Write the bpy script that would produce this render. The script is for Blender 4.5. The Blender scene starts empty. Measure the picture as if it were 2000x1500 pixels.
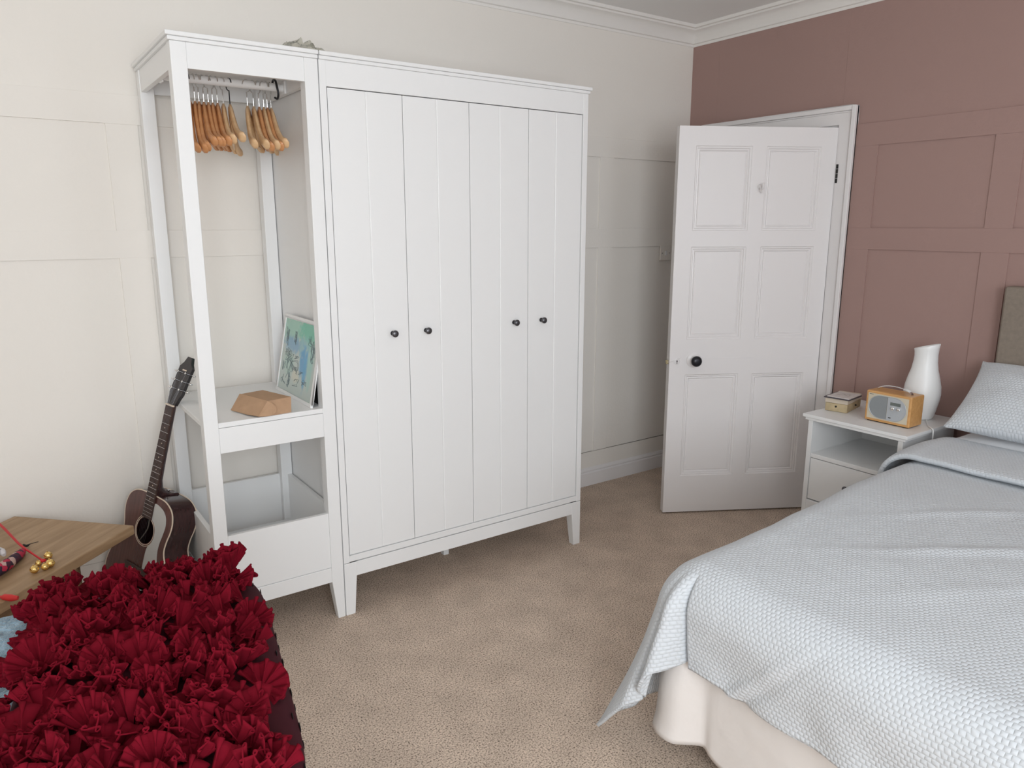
import bpy, bmesh, math, random
from mathutils import Vector, Matrix, noise
PI = math.pi
S = bpy.context.scene
COL = S.collection
V = Vector

# ------------------------------------------------------------------ camera
cam_d = bpy.data.cameras.new('camera')
cam_d.sensor_width = 36.0
cam_d.lens = 36.0 * 1451.12 / 2000.0
cam_d.clip_start = 0.02
cam = bpy.data.objects.new('camera', cam_d)
COL.objects.link(cam)
CP = V((-1.0143, -2.5998, 1.5293))
YAW, PITCH = 0.6117, -0.2110
fwd = V((math.sin(YAW) * math.cos(PITCH), math.cos(YAW) * math.cos(PITCH), math.sin(PITCH)))
rgt = V((math.cos(YAW), -math.sin(YAW), 0))
upv = rgt.cross(fwd)
cam.matrix_world = Matrix(((rgt.x, upv.x, -fwd.x, CP.x), (rgt.y, upv.y, -fwd.y, CP.y), (rgt.z, upv.z, -fwd.z, CP.z), (0, 0, 0, 1)))
S.camera = cam

# ------------------------------------------------------------------ light
S.view_settings.view_transform = 'Standard'
S.view_settings.look = 'None'
S.view_settings.gamma = 1.0
S.view_settings.exposure = -0.27
S.view_settings.use_curve_mapping = False
S.cycles.use_denoising = True
S.cycles.max_bounces = 10
S.cycles.diffuse_bounces = 6
w = bpy.data.worlds.new('world'); S.world = w; w.use_nodes = True
w.node_tree.nodes['Background'].inputs[0].default_value = (0.72, 0.84, 1.0, 1)
w.node_tree.nodes['Background'].inputs[1].default_value = 1.2


def area(name, loc, target, sx, sy, power, color):
    d = bpy.data.lights.new(name, 'AREA'); d.shape = 'RECTANGLE'; d.size = sx; d.size_y = sy
    d.energy = power; d.color = color
    o = bpy.data.objects.new(name, d); COL.objects.link(o); o.location = loc
    o.rotation_euler = (V(target) - V(loc)).to_track_quat('-Z', 'Y').to_euler()
    return o


# daylight entering through the windows in the wall behind the camera
area('window_daylight', (-1.35, -4.28, 1.60), (-1.1, 0, 1.10), 1.7, 1.6, 108, (0.915, 0.96, 1.0))
area('window_daylight', (1.1, -4.28, 1.60), (0.9, 0, 1.0), 1.1, 1.6, 14, (0.915, 0.96, 1.0))

# ------------------------------------------------------------------ materials
MATS = {}


def mat(name, col, rough=0.6, metal=0.0, spec=0.4, bump=None, vary=None, coat=0.0, sheen=0.0, trans=0.0):
    if name in MATS:
        return MATS[name]
    m = bpy.data.materials.new(name); m.use_nodes = True
    nt = m.node_tree; b = nt.nodes['Principled BSDF']
    b.inputs['Base Color'].default_value = (*col, 1)
    b.inputs['Roughness'].default_value = rough
    b.inputs['Metallic'].default_value = metal
    b.inputs['Specular IOR Level'].default_value = spec
    b.inputs['Coat Weight'].default_value = coat
    b.inputs['Sheen Weight'].default_value = sheen
    b.inputs['Transmission Weight'].default_value = trans
    tc = nt.nodes.new('ShaderNodeTexCoord')
    if vary:    # (scale, strength, (stretch))
        n = nt.nodes.new('ShaderNodeTexNoise'); n.inputs['Scale'].default_value = vary[0]; n.inputs['Detail'].default_value = 5
        mp = nt.nodes.new('ShaderNodeMapping')
        if len(vary) > 2: mp.inputs['Scale'].default_value = vary[2]
        nt.links.new(tc.outputs['Object'], mp.inputs[0]); nt.links.new(mp.outputs[0], n.inputs[0])
        r = nt.nodes.new('ShaderNodeValToRGB')
        k = vary[1]
        r.color_ramp.elements[0].position = 0.3; r.color_ramp.elements[1].position = 0.7
        r.color_ramp.elements[0].color = (*[c * (1 - k) for c in col], 1)
        r.color_ramp.elements[1].color = (*[min(1, c * (1 + k)) for c in col], 1)
        nt.links.new(n.outputs['Fac'], r.inputs[0]); nt.links.new(r.outputs[0], b.inputs['Base Color'])
    if bump:    # (scale, distance)
        n2 = nt.nodes.new('ShaderNodeTexNoise'); n2.inputs['Scale'].default_value = bump[0]; n2.inputs['Detail'].default_value = 3
        nt.links.new(tc.outputs['Object'], n2.inputs[0])
        bp = nt.nodes.new('ShaderNodeBump'); bp.inputs['Distance'].default_value = bump[1]; bp.inputs['Strength'].default_value = 1
        nt.links.new(n2.outputs['Fac'], bp.inputs['Height']); nt.links.new(bp.outputs[0], b.inputs['Normal'])
    MATS[name] = m
    return m


M_cream = mat('cream_wall_paint', (0.81, 0.775, 0.725), 0.75, spec=0.25, bump=(90, 0.0006))
M_pink = mat('dusty_pink_paint', (0.37, 0.245, 0.22), 0.75, spec=0.25, bump=(90, 0.0006))
M_ceil = mat('ceiling_paint', (0.88, 0.88, 0.87), 0.8, spec=0.2)
M_gloss = mat('white_gloss_paint', (0.80, 0.78, 0.78), 0.3, spec=0.45, bump=(14, 0.0009))
M_white = mat('white_foil', (0.82, 0.825, 0.825), 0.38, spec=0.4)
M_corn = mat('white_plaster', (0.82, 0.80, 0.77), 0.6)
M_blk = mat('black_metal', (0.035, 0.035, 0.04), 0.3, metal=0.6)
M_knob = mat('dark_pewter', (0.13, 0.13, 0.14), 0.32, metal=0.9)
M_dark = mat('dark_void', (0.015, 0.013, 0.012), 0.7)
M_chrome = mat('chrome', (0.8, 0.8, 0.8), 0.18, metal=1.0)


def carpet():
    m = bpy.data.materials.new('carpet'); m.use_nodes = True
    nt = m.node_tree; b = nt.nodes['Principled BSDF']; L = nt.links
    tc = nt.nodes.new('ShaderNodeTexCoord')
    n = nt.nodes.new('ShaderNodeTexNoise'); n.inputs['Scale'].default_value = 190; n.inputs['Detail'].default_value = 3; n.inputs['Roughness'].default_value = 0.65
    r = nt.nodes.new('ShaderNodeValToRGB'); e = r.color_ramp.elements
    e[0].position = 0.36; e[0].color = (0.13, 0.098, 0.075, 1)
    e[1].position = 0.62; e[1].color = (0.76, 0.62, 0.51, 1)
    q = r.color_ramp.elements.new(0.45); q.color = (0.52, 0.415, 0.332, 1)
    L.new(tc.outputs['Object'], n.inputs[0]); L.new(n.outputs['Fac'], r.inputs[0])
    n3 = nt.nodes.new('ShaderNodeTexNoise'); n3.inputs['Scale'].default_value = 7; n3.inputs['Detail'].default_value = 4
    L.new(tc.outputs['Object'], n3.inputs[0])
    mr = nt.nodes.new('ShaderNodeMapRange'); mr.inputs[1].default_value = 0.3; mr.inputs[2].default_value = 0.7; mr.inputs[3].default_value = 0.88; mr.inputs[4].default_value = 1.08
    L.new(n3.outputs['Fac'], mr.inputs[0])
    mx = nt.nodes.new('ShaderNodeMix'); mx.data_type = 'RGBA'; mx.blend_type = 'MULTIPLY'; mx.inputs[0].default_value = 1
    L.new(r.outputs[0], mx.inputs[6]); L.new(mr.outputs[0], mx.inputs[7]); L.new(mx.outputs[2], b.inputs['Base Color'])
    b.inputs['Roughness'].default_value = 0.95; b.inputs['Specular IOR Level'].default_value = 0.1
    bp = nt.nodes.new('ShaderNodeBump'); bp.inputs['Distance'].default_value = 0.003; bp.inputs['Strength'].default_value = 0.8
    L.new(n.outputs['Fac'], bp.inputs['Height']); L.new(bp.outputs[0], b.inputs['Normal'])
    return m


def wood(name, c1, c2, scale=6, stretch=(1, 12, 12), rough=0.45, coat=0.0):
    m = bpy.data.materials.new(name); m.use_nodes = True
    nt = m.node_tree; b = nt.nodes['Principled BSDF']; L = nt.links
    tc = nt.nodes.new('ShaderNodeTexCoord'); mp = nt.nodes.new('ShaderNodeMapping'); mp.inputs['Scale'].default_value = stretch
    n = nt.nodes.new('ShaderNodeTexNoise'); n.inputs['Scale'].default_value = scale; n.inputs['Detail'].default_value = 8; n.inputs['Distortion'].default_value = 0.6
    r = nt.nodes.new('ShaderNodeValToRGB'); e = r.color_ramp.elements
    e[0].position = 0.3; e[0].color = (*c1, 1); e[1].position = 0.7; e[1].color = (*c2, 1)
    L.new(tc.outputs['Object'], mp.inputs[0]); L.new(mp.outputs[0], n.inputs[0]); L.new(n.outputs['Fac'], r.inputs[0]); L.new(r.outputs[0], b.inputs['Base Color'])
    b.inputs['Roughness'].default_value = rough; b.inputs['Coat Weight'].default_value = coat; b.inputs['Specular IOR Level'].default_value = 0.35
    MATS[name] = m
    return m


def waffle(name, col, pitch, depth, seam=0.86):
    """puckered weave driven by the cloth's own UV (metres)"""
    m = bpy.data.materials.new(name); m.use_nodes = True
    nt = m.node_tree; b = nt.nodes['Principled BSDF']; L = nt.links
    uv = nt.nodes.new('ShaderNodeUVMap'); uv.uv_map = 'UVMap'
    sp = nt.nodes.new('ShaderNodeSeparateXYZ'); L.new(uv.outputs[0], sp.inputs[0])

    def mth(op, a, bb=None, c=None):
        n = nt.nodes.new('ShaderNodeMath'); n.operation = op
        for i, x in enumerate((a, bb, c)):
            if x is None: continue
            if isinstance(x, (int, float)): n.inputs[i].default_value = x
            else: L.new(x, n.inputs[i])
        return n.outputs[0]
    nz = nt.nodes.new('ShaderNodeTexNoise'); nz.inputs['Scale'].default_value = 22; nz.inputs['Detail'].default_value = 2
    L.new(uv.outputs[0], nz.inputs[0])
    wob = mth('MULTIPLY', mth('SUBTRACT', nz.outputs['Fac'], 0.5), 1.1)
    row = mth('ADD', mth('DIVIDE', sp.outputs[0], pitch), wob)
    half = mth('MULTIPLY', mth('MODULO', mth('FLOOR', mth('ADD', row, 4000.0)), 2.0), 0.5)
    colm = mth('ADD', mth('ADD', mth('DIVIDE', sp.outputs[1], pitch * 1.15), half), wob)
    a = mth('ABSOLUTE', mth('SINE', mth('MULTIPLY', row, PI)))
    c = mth('ABSOLUTE', mth('SINE', mth('MULTIPLY', colm, PI)))
    h = mth('POWER', mth('MULTIPLY', a, c), 0.6)
    bp = nt.nodes.new('ShaderNodeBump'); bp.inputs['Distance'].default_value = depth; bp.inputs['Strength'].default_value = 1
    L.new(h, bp.inputs['Height']); L.new(bp.outputs[0], b.inputs['Normal'])
    mx = nt.nodes.new('ShaderNodeMix'); mx.data_type = 'RGBA'
    mx.inputs[6].default_value = (*[k * seam for k in col], 1); mx.inputs[7].default_value = (*col, 1)
    L.new(h, mx.inputs[0]); L.new(mx.outputs[2], b.inputs['Base Color'])
    b.inputs['Roughness'].default_value = 0.85; b.inputs['Specular IOR Level'].default_value = 0.2; b.inputs['Sheen Weight'].default_value = 0.15
    MATS[name] = m
    return m


M_carpet = carpet()

# ------------------------------------------------------------------ mesh helpers


class MB:
    def __init__(s): s.bm = bmesh.new()

    def box(s, x0, x1, y0, y1, z0, z1, mtx=None):
        vs = [s.bm.verts.new(V((x, y, z))) for x in (x0, x1) for y in (y0, y1) for z in (z0, z1)]
        for f in ((0, 1, 3, 2), (4, 6, 7, 5), (0, 4, 5, 1), (2, 3, 7, 6), (0, 2, 6, 4), (1, 5, 7, 3)):
            s.bm.faces.new([vs[i] for i in f])
        if mtx:
            for v in vs: v.co = mtx @ v.co
        return s

    def hexa(s, b4, t4):
        """bottom quad, top quad"""
        vb = [s.bm.verts.new(V(p)) for p in b4]; vt = [s.bm.verts.new(V(p)) for p in t4]
        s.bm.faces.new(vb[::-1]); s.bm.faces.new(vt)
        for i in range(4):
            s.bm.faces.new((vb[i], vb[(i + 1) % 4], vt[(i + 1) % 4], vt[i]))
        return s

    def prism(s, pts, vec):
        vec = V(vec)
        a = [s.bm.verts.new(V(p)) for p in pts]; b = [s.bm.verts.new(V(p) + vec) for p in pts]
        s.bm.faces.new(a[::-1]); s.bm.faces.new(b)
        n = len(pts)
        for i in range(n): s.bm.faces.new((a[i], a[(i + 1) % n], b[(i + 1) % n], b[i]))
        return s

    def tube(s, pts, r, seg=10, caps=True, closed=False):
        pts = [V(p) for p in pts]; n = len(pts); rings = []
        rs = r if isinstance(r, (list, tuple)) else [r] * n
        prev = None
        for i, p in enumerate(pts):
            if closed: t = pts[(i + 1) % n] - pts[i - 1]
            else: t = pts[min(i + 1, n - 1)] - pts[max(i - 1, 0)]
            t.normalize()
            if prev is None:
                a = V((0, 0, 1)) if abs(t.z) < 0.9 else V((1, 0, 0))
                u = t.cross(a).normalized()
            else:
                u = (prev - t * prev.dot(t))
                u = u.normalized() if u.length > 1e-6 else t.orthogonal().normalized()
            prev = u; v = t.cross(u)
            rings.append([s.bm.verts.new(p + (u * math.cos(2 * PI * k / seg) + v * math.sin(2 * PI * k / seg)) * rs[i]) for k in range(seg)])
        m = n if closed else n - 1
        for i in range(m):
            a, b = rings[i], rings[(i + 1) % n]
            for k in range(seg): s.bm.faces.new((a[k], a[(k + 1) % seg], b[(k + 1) % seg], b[k]))
        if caps and not closed:
            s.bm.faces.new(rings[0][::-1]); s.bm.faces.new(rings[-1])
        return s

    def lathe(s, prof, seg=24, org=(0, 0, 0), axis='z', slant=None):
        """prof: (r, h) list"""
        org = V(org); rings = []
        for r, h in prof:
            ring = []
            for k in range(seg):
                a = 2 * PI * k / seg; c, d = r * math.cos(a), r * math.sin(a)
                hh = h + (slant(h, a) if slant else 0)
                p = V((c, d, hh)) if axis == 'z' else (V((hh, c, d)) if axis == 'x' else V((c, hh, d)))
                ring.append(s.bm.verts.new(org + p))
            rings.append(ring)
        for a, b in zip(rings, rings[1:]):
            for k in range(seg): s.bm.faces.new((a[k], a[(k + 1) % seg], b[(k + 1) % seg], b[k]))
        if prof[0][0] > 1e-5: s.bm.faces.new(rings[0][::-1])
        if prof[-1][0] > 1e-5: s.bm.faces.new(rings[-1])
        return s

    def grid(s, fn, nu, nv, uv=None, wrap=False):
        vs = [[s.bm.verts.new(V(fn(i / nu, j / nv))) for j in range(nv + 1)] for i in range(nu + 1)]
        lay = (s.bm.loops.layers.uv.get('UVMap') or s.bm.loops.layers.uv.new('UVMap')) if uv else None
        for i in range(nu):
            for j in range(nv):
                f = s.bm.faces.new((vs[i][j], vs[i + 1][j], vs[i + 1][j + 1], vs[i][j + 1]))
                if uv:
                    for lp, (a, b) in zip(f.loops, ((i, j), (i + 1, j), (i + 1, j + 1), (i, j + 1))):
                        lp[lay].uv = uv(a / nu, b / nv)
        return s

    def ball(s, c, r, seg=12, squash=(1, 1, 1)):
        m = Matrix.Translation(V(c)) @ Matrix.Diagonal((squash[0], squash[1], squash[2], 1))
        bmesh.ops.create_uvsphere(s.bm, u_segments=seg, v_segments=max(6, seg * 2 // 3), radius=r, matrix=m)
        return s


OFF = {}


def obj(name, mb, m, parent=None, bevel=0.0, smooth=None, bseg=2, solid=0, recalc=True, local=False):
    bm = mb.bm if isinstance(mb, MB) else mb
    bmesh.ops.remove_doubles(bm, verts=bm.verts, dist=1e-6)
    if recalc: bmesh.ops.recalc_face_normals(bm, faces=bm.faces)
    off = None
    if parent is not None and not local:
        off = OFF.get(parent.name)
    if off is not None:
        for v in bm.verts: v.co -= off
    me = bpy.data.meshes.new(name); bm.to_mesh(me); bm.free()
    me.materials.append(m)
    o = bpy.data.objects.new(name, me); COL.objects.link(o)
    if parent is not None:
        o.parent = parent
        if off is not None: OFF[o.name] = off
    if solid:
        md = o.modifiers.new('solid', 'SOLIDIFY'); md.thickness = solid; md.offset = 0
    if bevel:
        md = o.modifiers.new('bevel', 'BEVEL'); md.width = bevel; md.segments = bseg; md.limit_method = 'ANGLE'; md.angle_limit = math.radians(35)
        md.harden_normals = True
        for p in me.polygons: p.use_smooth = True
    if smooth is not None:
        for p in me.polygons: p.use_smooth = True
        me.set_sharp_from_angle(angle=math.radians(smooth))
    return o


def tag(o, label=None, cat=None, group=None, kind=None):
    if label: o['label'] = label
    if cat: o['category'] = cat
    if group: o['group'] = group
    if kind: o['kind'] = kind
    return o


def thing(name, label, cat, loc=(0, 0, 0), world=True, mtx=None, group=None, kind=None):
    """Empty at the base. world=True: parts are given in world coordinates and moved back"""
    o = bpy.data.objects.new(name, None); COL.objects.link(o); o.empty_display_size = 0.1
    if mtx is not None: o.matrix_world = mtx
    else:
        o.location = loc
        if world: OFF[o.name] = V(loc)
    tag(o, label, cat, group, kind)
    return o


def ST(o, label=None, cat=None):
    o['kind'] = 'structure'
    if label: o['label'] = label
    if cat: o['category'] = cat
    return o


def catmull(pts, n=8, closed=False):
    pts = [V(p) for p in pts]; out = []; N = len(pts)
    rng = range(N) if closed else range(N - 1)
    for i in rng:
        p0 = pts[(i - 1) % N] if (closed or i > 0) else pts[0]
        p1 = pts[i]; p2 = pts[(i + 1) % N]
        p3 = pts[(i + 2) % N] if (closed or i + 2 < N) else pts[-1]
        for k in range(n):
            t = k / n
            out.append(0.5 * ((2 * p1) + (-p0 + p2) * t + (2 * p0 - 5 * p1 + 4 * p2 - p3) * t * t + (-p0 + 3 * p1 - 3 * p2 + p3) * t ** 3))
    if not closed: out.append(pts[-1])
    return out


# ================================================================== ROOM
X0, YW, ZC = 2.55, 0.6226, 2.645      # pink wall plane, cream wall plane, ceiling
XL, YF = -2.7, -4.3
ZCB = 2.548                           # bottom of the cornice

ST(obj('floor', MB().box(XL - .1, X0 + 1.2, YF - .1, YW + .1, -0.1, 0), M_carpet), 'beige speckled cut pile carpet across the bedroom floor', 'carpet')
ST(obj('ceiling', MB().box(XL - .1, X0 + 1.2, YF - .1, YW + .1, ZC, ZC + .1), M_ceil), 'plain pale grey-white ceiling above the pink wall', 'ceiling')

# cream wall behind the wardrobes, with raised board panelling
wb = MB(); wb.box(XL - .1, X0 + .12, YW, YW + .1, 0, ZC)
BT = 0.006
Z1, Z2, Z3, ZTOP, ZB = 1.896, 1.508, 1.404, 2.002, 0.205
wb.box(XL, -0.5, YW - BT, YW + .01, ZB, .250)
for z0, z1 in ((Z1, ZTOP), (Z3, Z2), (0.10, ZB)):
    wb.box(XL, X0, YW - BT, YW + .01, z0, z1)
stx = [(-0.59, -0.48), (0.02, 0.13), (0.62, 0.73), (1.23, 1.34), (1.838, 1.943), (-1.20, -1.09), (-1.81, -1.70), (-2.42, -2.31), (2.44, 2.55)]
for a, b in stx:
    wb.box(a, b, YW - BT, YW + .01, ZB, Z3); wb.box(a, b, YW - BT, YW + .01, Z2, Z1)
ST(obj('wall_back', wb, M_cream, bevel=0.001), 'cream painted wall with raised square panelling behind the wardrobes', 'wall')

# pink wall with the doorway
DY0, DY1, DZ = -0.366, 0.425, 2.012
wp = MB()
wp.box(X0, X0 + .12, YF - .1, DY0, 0, ZC).box(X0, X0 + .12, DY1, YW, 0, ZC).box(X0, X0 + .12, DY0, DY1, DZ, ZC)
for z0, z1 in ((1.903, 2.008), (1.412, 1.515), (0.10, ZB)):
    wp.box(X0 - BT, X0 + .01, YF, -0.45, z0, z1)
py = [(-0.57, -0.45)] + [(-1.195 - .62 * k, -1.083 - .62 * k) for k in range(6)]
for a, b in py:
    wp.box(X0 - BT, X0 + .01, a, b, ZB, 1.412); wp.box(X0 - BT, X0 + .01, a, b, 1.515, 1.903)
ST(obj('wall_right', wp, M_pink, bevel=0.001), 'dusty pink painted wall with raised panelling behind the bed head', 'wall')

# left wall and wall behind the camera (windows)
ST(obj('wall_left', MB().box(XL - .1, XL, YF - .1, YW, 0, ZC), M_cream), 'cream wall on the left side of the bedroom', 'wall')
wf = MB(); wins = [(-2.2, -0.5), (0.55, 1.65)]; wz0, wz1 = 0.8, 2.4
xs = [XL] + [x for p_ in wins for x in p_] + [X0]
for i in range(0, len(xs), 2): wf.box(xs[i], xs[i + 1], YF - .2, YF, 0, ZC)
for a, b in wins: wf.box(a, b, YF - .2, YF, 0, wz0).box(a, b, YF - .2, YF, wz1, ZC)
ST(obj('wall_front', wf, M_cream), 'cream wall holding the windows, behind the viewpoint', 'wall')
for i, (a, b) in enumerate(wins):
    f = MB(); t = 0.05
    f.box(a, a + t, YF - .19, YF - .13, wz0, wz1).box(b - t, b, YF - .19, YF - .13, wz0, wz1)
    f.box(a, b, YF - .19, YF - .13, wz0, wz0 + t).box(a, b, YF - .19, YF - .13, wz1 - t, wz1)
    f.box(a, b, YF - .185, YF - .135, 1.58, 1.62)
    ST(obj('window_%d' % (i + 1), f, M_gloss, bevel=0.003), 'white sash window frame in the wall behind the viewpoint', 'window')

# hallway beyond the doorway
h = MB()
h.box(X0 + 1.1, X0 + 1.2, -1.2, 1.2, 0, ZC).box(X0 + .12, X0 + 1.2, 1.0, 1.1, 0, ZC).box(X0 + .12, X0 + 1.2, -1.3, -1.2, 0, ZC)
ST(obj('wall_hall', h, M_cream), 'cream hallway wall beyond the open door', 'wall')

# cornice
prof = [(0, 0), (.004, .0), (.006, .012), (.016, .015), (.02, .03), (.032, .052), (.05, .066), (.068, .072), (.072, .080), (.084, .082), (.088, .097), (0, .097)]
cb = MB(); bm = cb.bm
path = [(XL, YW, 0, -1), (X0, YW, -1, -1), (X0, YF, -1, 0)]
rings = []
for (x, y, ox, oy) in path:
    rings.append([bm.verts.new(V((x + ox * a, y + oy * a, ZCB + b))) for a, b in prof])
for r0, r1 in zip(rings, rings[1:]):
    for k in range(len(prof) - 1): bm.faces.new((r0[k], r0[k + 1], r1[k + 1], r1[k]))
bm.faces.new(rings[0]); bm.faces.new(rings[-1][::-1])
ST(obj('trim_1', cb, M_corn, smooth=40), 'white moulded plaster cornice along the top of the cream and pink walls', 'cornice')

# skirting
def skirting(name, segs, label):
    b = MB()
    for (ax, x0, x1, base, sgn) in segs:
        pr = [(0, 0), (.018, 0), (.018, .078), (.012, .084), (.014, .092), (.008, .104), (0, .108)]
        if ax == 'x': b.prism([(x0, base + sgn * p, q) for p, q in pr], (x1 - x0, 0, 0))
        else: b.prism([(base + sgn * p, x0, q) for p, q in pr], (0, x1 - x0, 0))
    return ST(obj(name, b, M_gloss, smooth=30), label, 'skirting board')


skirting('baseboard_back', [('x', XL, X0, YW - BT, -1)], 'white moulded skirting board along the cream wall')
skirting('baseboard_right', [('y', YF, -0.455, X0 - BT, -1), ('y', .545, YW, X0 - BT, -1)], 'white skirting board along the pink wall')
skirting('baseboard_left', [('y', YF, YW, XL, 1)], 'white skirting board along the left wall')

# door casing
cs = MB()
def cas(y0, y1, z0, z1, outer):   # stepped architrave
    cs.box(X0 - .016, X0 + .02, y0, y1, z0, z1)
cas(-0.454, DY0, 0, 2.098, 0); cas(DY1, DY1 + .088, 0, 2.098, 0); cas(DY0, DY1, 2.012, 2.098, 0)
cs.box(X0 - .030, X0 + .0, -0.454, -0.432, 0, 2.098).box(X0 - .030, X0, DY1 + .066, DY1 + .088, 0, 2.098).box(X0 - .030, X0, -0.432, DY1 + .066, 2.076, 2.098)
cs.box(X0 - .022, X0, -0.432, -0.424, 0, 2.076).box(X0 - .022, X0, -0.432, DY1 + .06, 2.068, 2.076)
# jamb lining and stop
cs.box(X0 - .002, X0 + .125, DY0 - .001, DY0 + .008, 0, DZ).box(X0 - .002, X0 + .125, DY1 - .02, DY1, 0, DZ).box(X0 - .002, X0 + .125, DY0, DY1, DZ - .008, DZ + .001)
cs.box(X0 + .05, X0 + .125, DY0 + .008, DY0 + .022, 0, DZ - .008).box(X0 + .05, X0 + .125, DY1 - .034, DY1 - .02, 0, DZ - .008).box(X0 + .05, X0 + .125, DY0, DY1, DZ - .024, DZ - .006)
ST(obj('trim_2', cs, M_gloss, bevel=0.003), 'white moulded door casing around the doorway in the pink wall', 'door frame')

# ------------------------------------------------------------------ the door leaf
DA = 1.0591
hx = V((2.5297, -0.3658, 0)); dd = V((-math.sin(DA), math.cos(DA), 0)); nn = V((-math.cos(DA), -math.sin(DA), 0))
# local x = along leaf from hinge, local y = away from the room face (into thickness), z up
DM = Matrix(((dd.x, -nn.x, 0, hx.x), (dd.y, -nn.y, 0, hx.y), (0, 0, 1, 0), (0, 0, 0, 1)))
door = thing('door_1', 'white six-panel wooden door standing ajar in the pink wall', 'door', mtx=DM, kind='structure')
DW, DB, DT, TH = 0.808, 0.0094, 2.0, 0.044
rows = [(0.19, 0.80), (0.925, 1.448), (1.478, 1.935)]
rows = [(0.213, 0.767), (0.950, 1.422), (1.500, 1.909)]
cols = [(0.078, 0.361), (0.434, 0.722)]
lf = MB()
xb = [0.0, cols[0][0], cols[0][1], cols[1][0], cols[1][1], DW]
lf.box(0, xb[1], 0, TH, DB, DT).box(xb[2], xb[3], 0, TH, DB, DT).box(xb[4], DW, 0, TH, DB, DT)
zb = [DB, rows[0][0], rows[0][1], rows[1][0], rows[1][1], rows[2][0], rows[2][1], DT]
for c0, c1 in cols:
    for i in range(0, 8, 2): lf.box(c0, c1, 0, TH, zb[i], zb[i + 1])
obj('frame', lf, M_gloss, door, local=True)
pn = MB()
for c0, c1 in cols:
    for z0, z1 in rows:
        lp = []
        for ins, dep in ((0, 0.0), (.004, .004), (.010, .004), (.014, .010), (.020, .009), (.026, .015), (.030, .0125)):
            lp.append([pn.bm.verts.new(V((a, dep, b))) for a, b in ((c0 + ins, z0 + ins), (c1 - ins, z0 + ins), (c1 - ins, z1 - ins), (c0 + ins, z1 - ins))])
        for a, b in zip(lp, lp[1:]):
            for k in range(4): pn.bm.faces.new((a[k], a[(k + 1) % 4], b[(k + 1) % 4], b[k]))
        pn.bm.faces.new(lp[-1])
        pn.box(c0, c1, .02, .03, z0, z1)
obj('panel_mouldings', pn, M_gloss, door, local=True, recalc=False)
ln_ = MB().box(0.04, 0.655, -0.0012, 0.001, 0.852, 0.8545)
obj('joint_ridge', ln_, M_gloss, door, local=True)
kn = MB().lathe([(0.0, -.058), (.012, -.058), (.022, -.054), (.028, -.045), (.027, -.036), (.018, -.028), (.010, -.024), (.009, -.006)], 28, (0.678, 0, 0.843), 'y')
ko = obj('door_knob', kn, M_blk, door, local=True, smooth=50); ko['label'] = 'round black door knob'
ro = MB().lathe([(.040, .001), (.040, -.003), (.034, -.007), (.012, -.009), (.009, -.0065)], 28, (0.678, 0, 0.843), 'y')
obj('rose_plate', ro, M_gloss, ko, local=True, smooth=30)
es = MB().lathe([(.017, .001), (.017, -.002), (.013, -.004), (0.0, -.0042)], 20, (0.769, 0, 0.838), 'y')
eo = obj('keyhole_plate', es, M_gloss, door, local=True, smooth=30)
kh = MB().lathe([(.0035, -.0038), (.0035, -.005), (0, -.005)], 12, (0.769, 0, 0.840), 'y'); kh.box(.7675, .7705, -.005, -.0038, .826, .840)
obj('keyhole', kh, M_dark, eo, local=True)
wr = MB().tube(catmull([(0.752, -.006, .856), (.772, -.010, .848), (.79, -.012, .841), (.806, -.006, .836), (.815, .006, .834)], 5), .0013, 6)
wo = obj('cover_wire', wr, M_gloss, door, local=True, smooth=60)
obj('latch_bolt', MB().box(DW, DW + .012, .014, .030, .822, .842), mat('brass', (.5, .42, .25), .35, metal=.8), door, local=True, bevel=.002)
hk = MB(); hk.lathe([(.012, .001), (.012, -.004), (.006, -.008), (.005, -.012)], 16, (.387, 0, 1.715), 'y')
hk.tube(catmull([(.387, -.010, 1.715), (.387, -.022, 1.705), (.387, -.036, 1.702), (.387, -.044, 1.716), (.387, -.046, 1.732)], 5), [.005] * 20 + [.006], 8)
hk.tube(catmull([(.387, -.010, 1.715), (.387, -.02, 1.693), (.387, -.03, 1.688), (.387, -.034, 1.698)], 5), .0045, 8)
obj('coat_hook', hk, M_gloss, door, local=True, smooth=60)
for z in (1.78, 0.30):
    hg = MB()
    for k in range(4): hg.tube([(-.008, -.005, z - .045 + k * .023), (-.008, -.005, z - .045 + k * .023 + .021)], .0058, 10)
    obj('hinge', hg, M_dark if z > 1 else M_gloss, door, local=True, smooth=40)

# light switch
sw = thing('light_switch', 'square white light switch on the cream wall beside the door edge', 'light switch', (2.375, YW - BT, 1.362))
obj('plate', MB().box(2.330, 2.420, YW - BT - .009, YW - BT + .002, 1.318, 1.406), M_cream, sw, bevel=.003)
for i, (x, z) in enumerate(((2.345, 1.362), (2.405, 1.362))):
    obj('screw', MB().lathe([(0.003, .0), (.003, -.0012), (0, -.0014)], 10, (x, YW - BT - .009, z), 'y'), M_knob, sw)
obj('rocker', MB().box(2.366, 2.384, YW - BT - .014, YW - BT - .008, 1.348, 1.376), M_white, sw, bevel=.002)

# ================================================================== CLOSED WARDROBE
W, H, D = 1.2147, 2.1096, 0.600
def cornice_board(b, x0, x1, y0, y1, l=True, r=True):
    """three stepped bands; overhang in front and at open ends"""
    for z0, z1, o in ((H - .0265, H - .014, .006), (H - .014, H, .0127)):
        b.box(x0 - (o if l else 0), x1 + (o if r else 0), y0 - o, y1, z0, z1)


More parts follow.
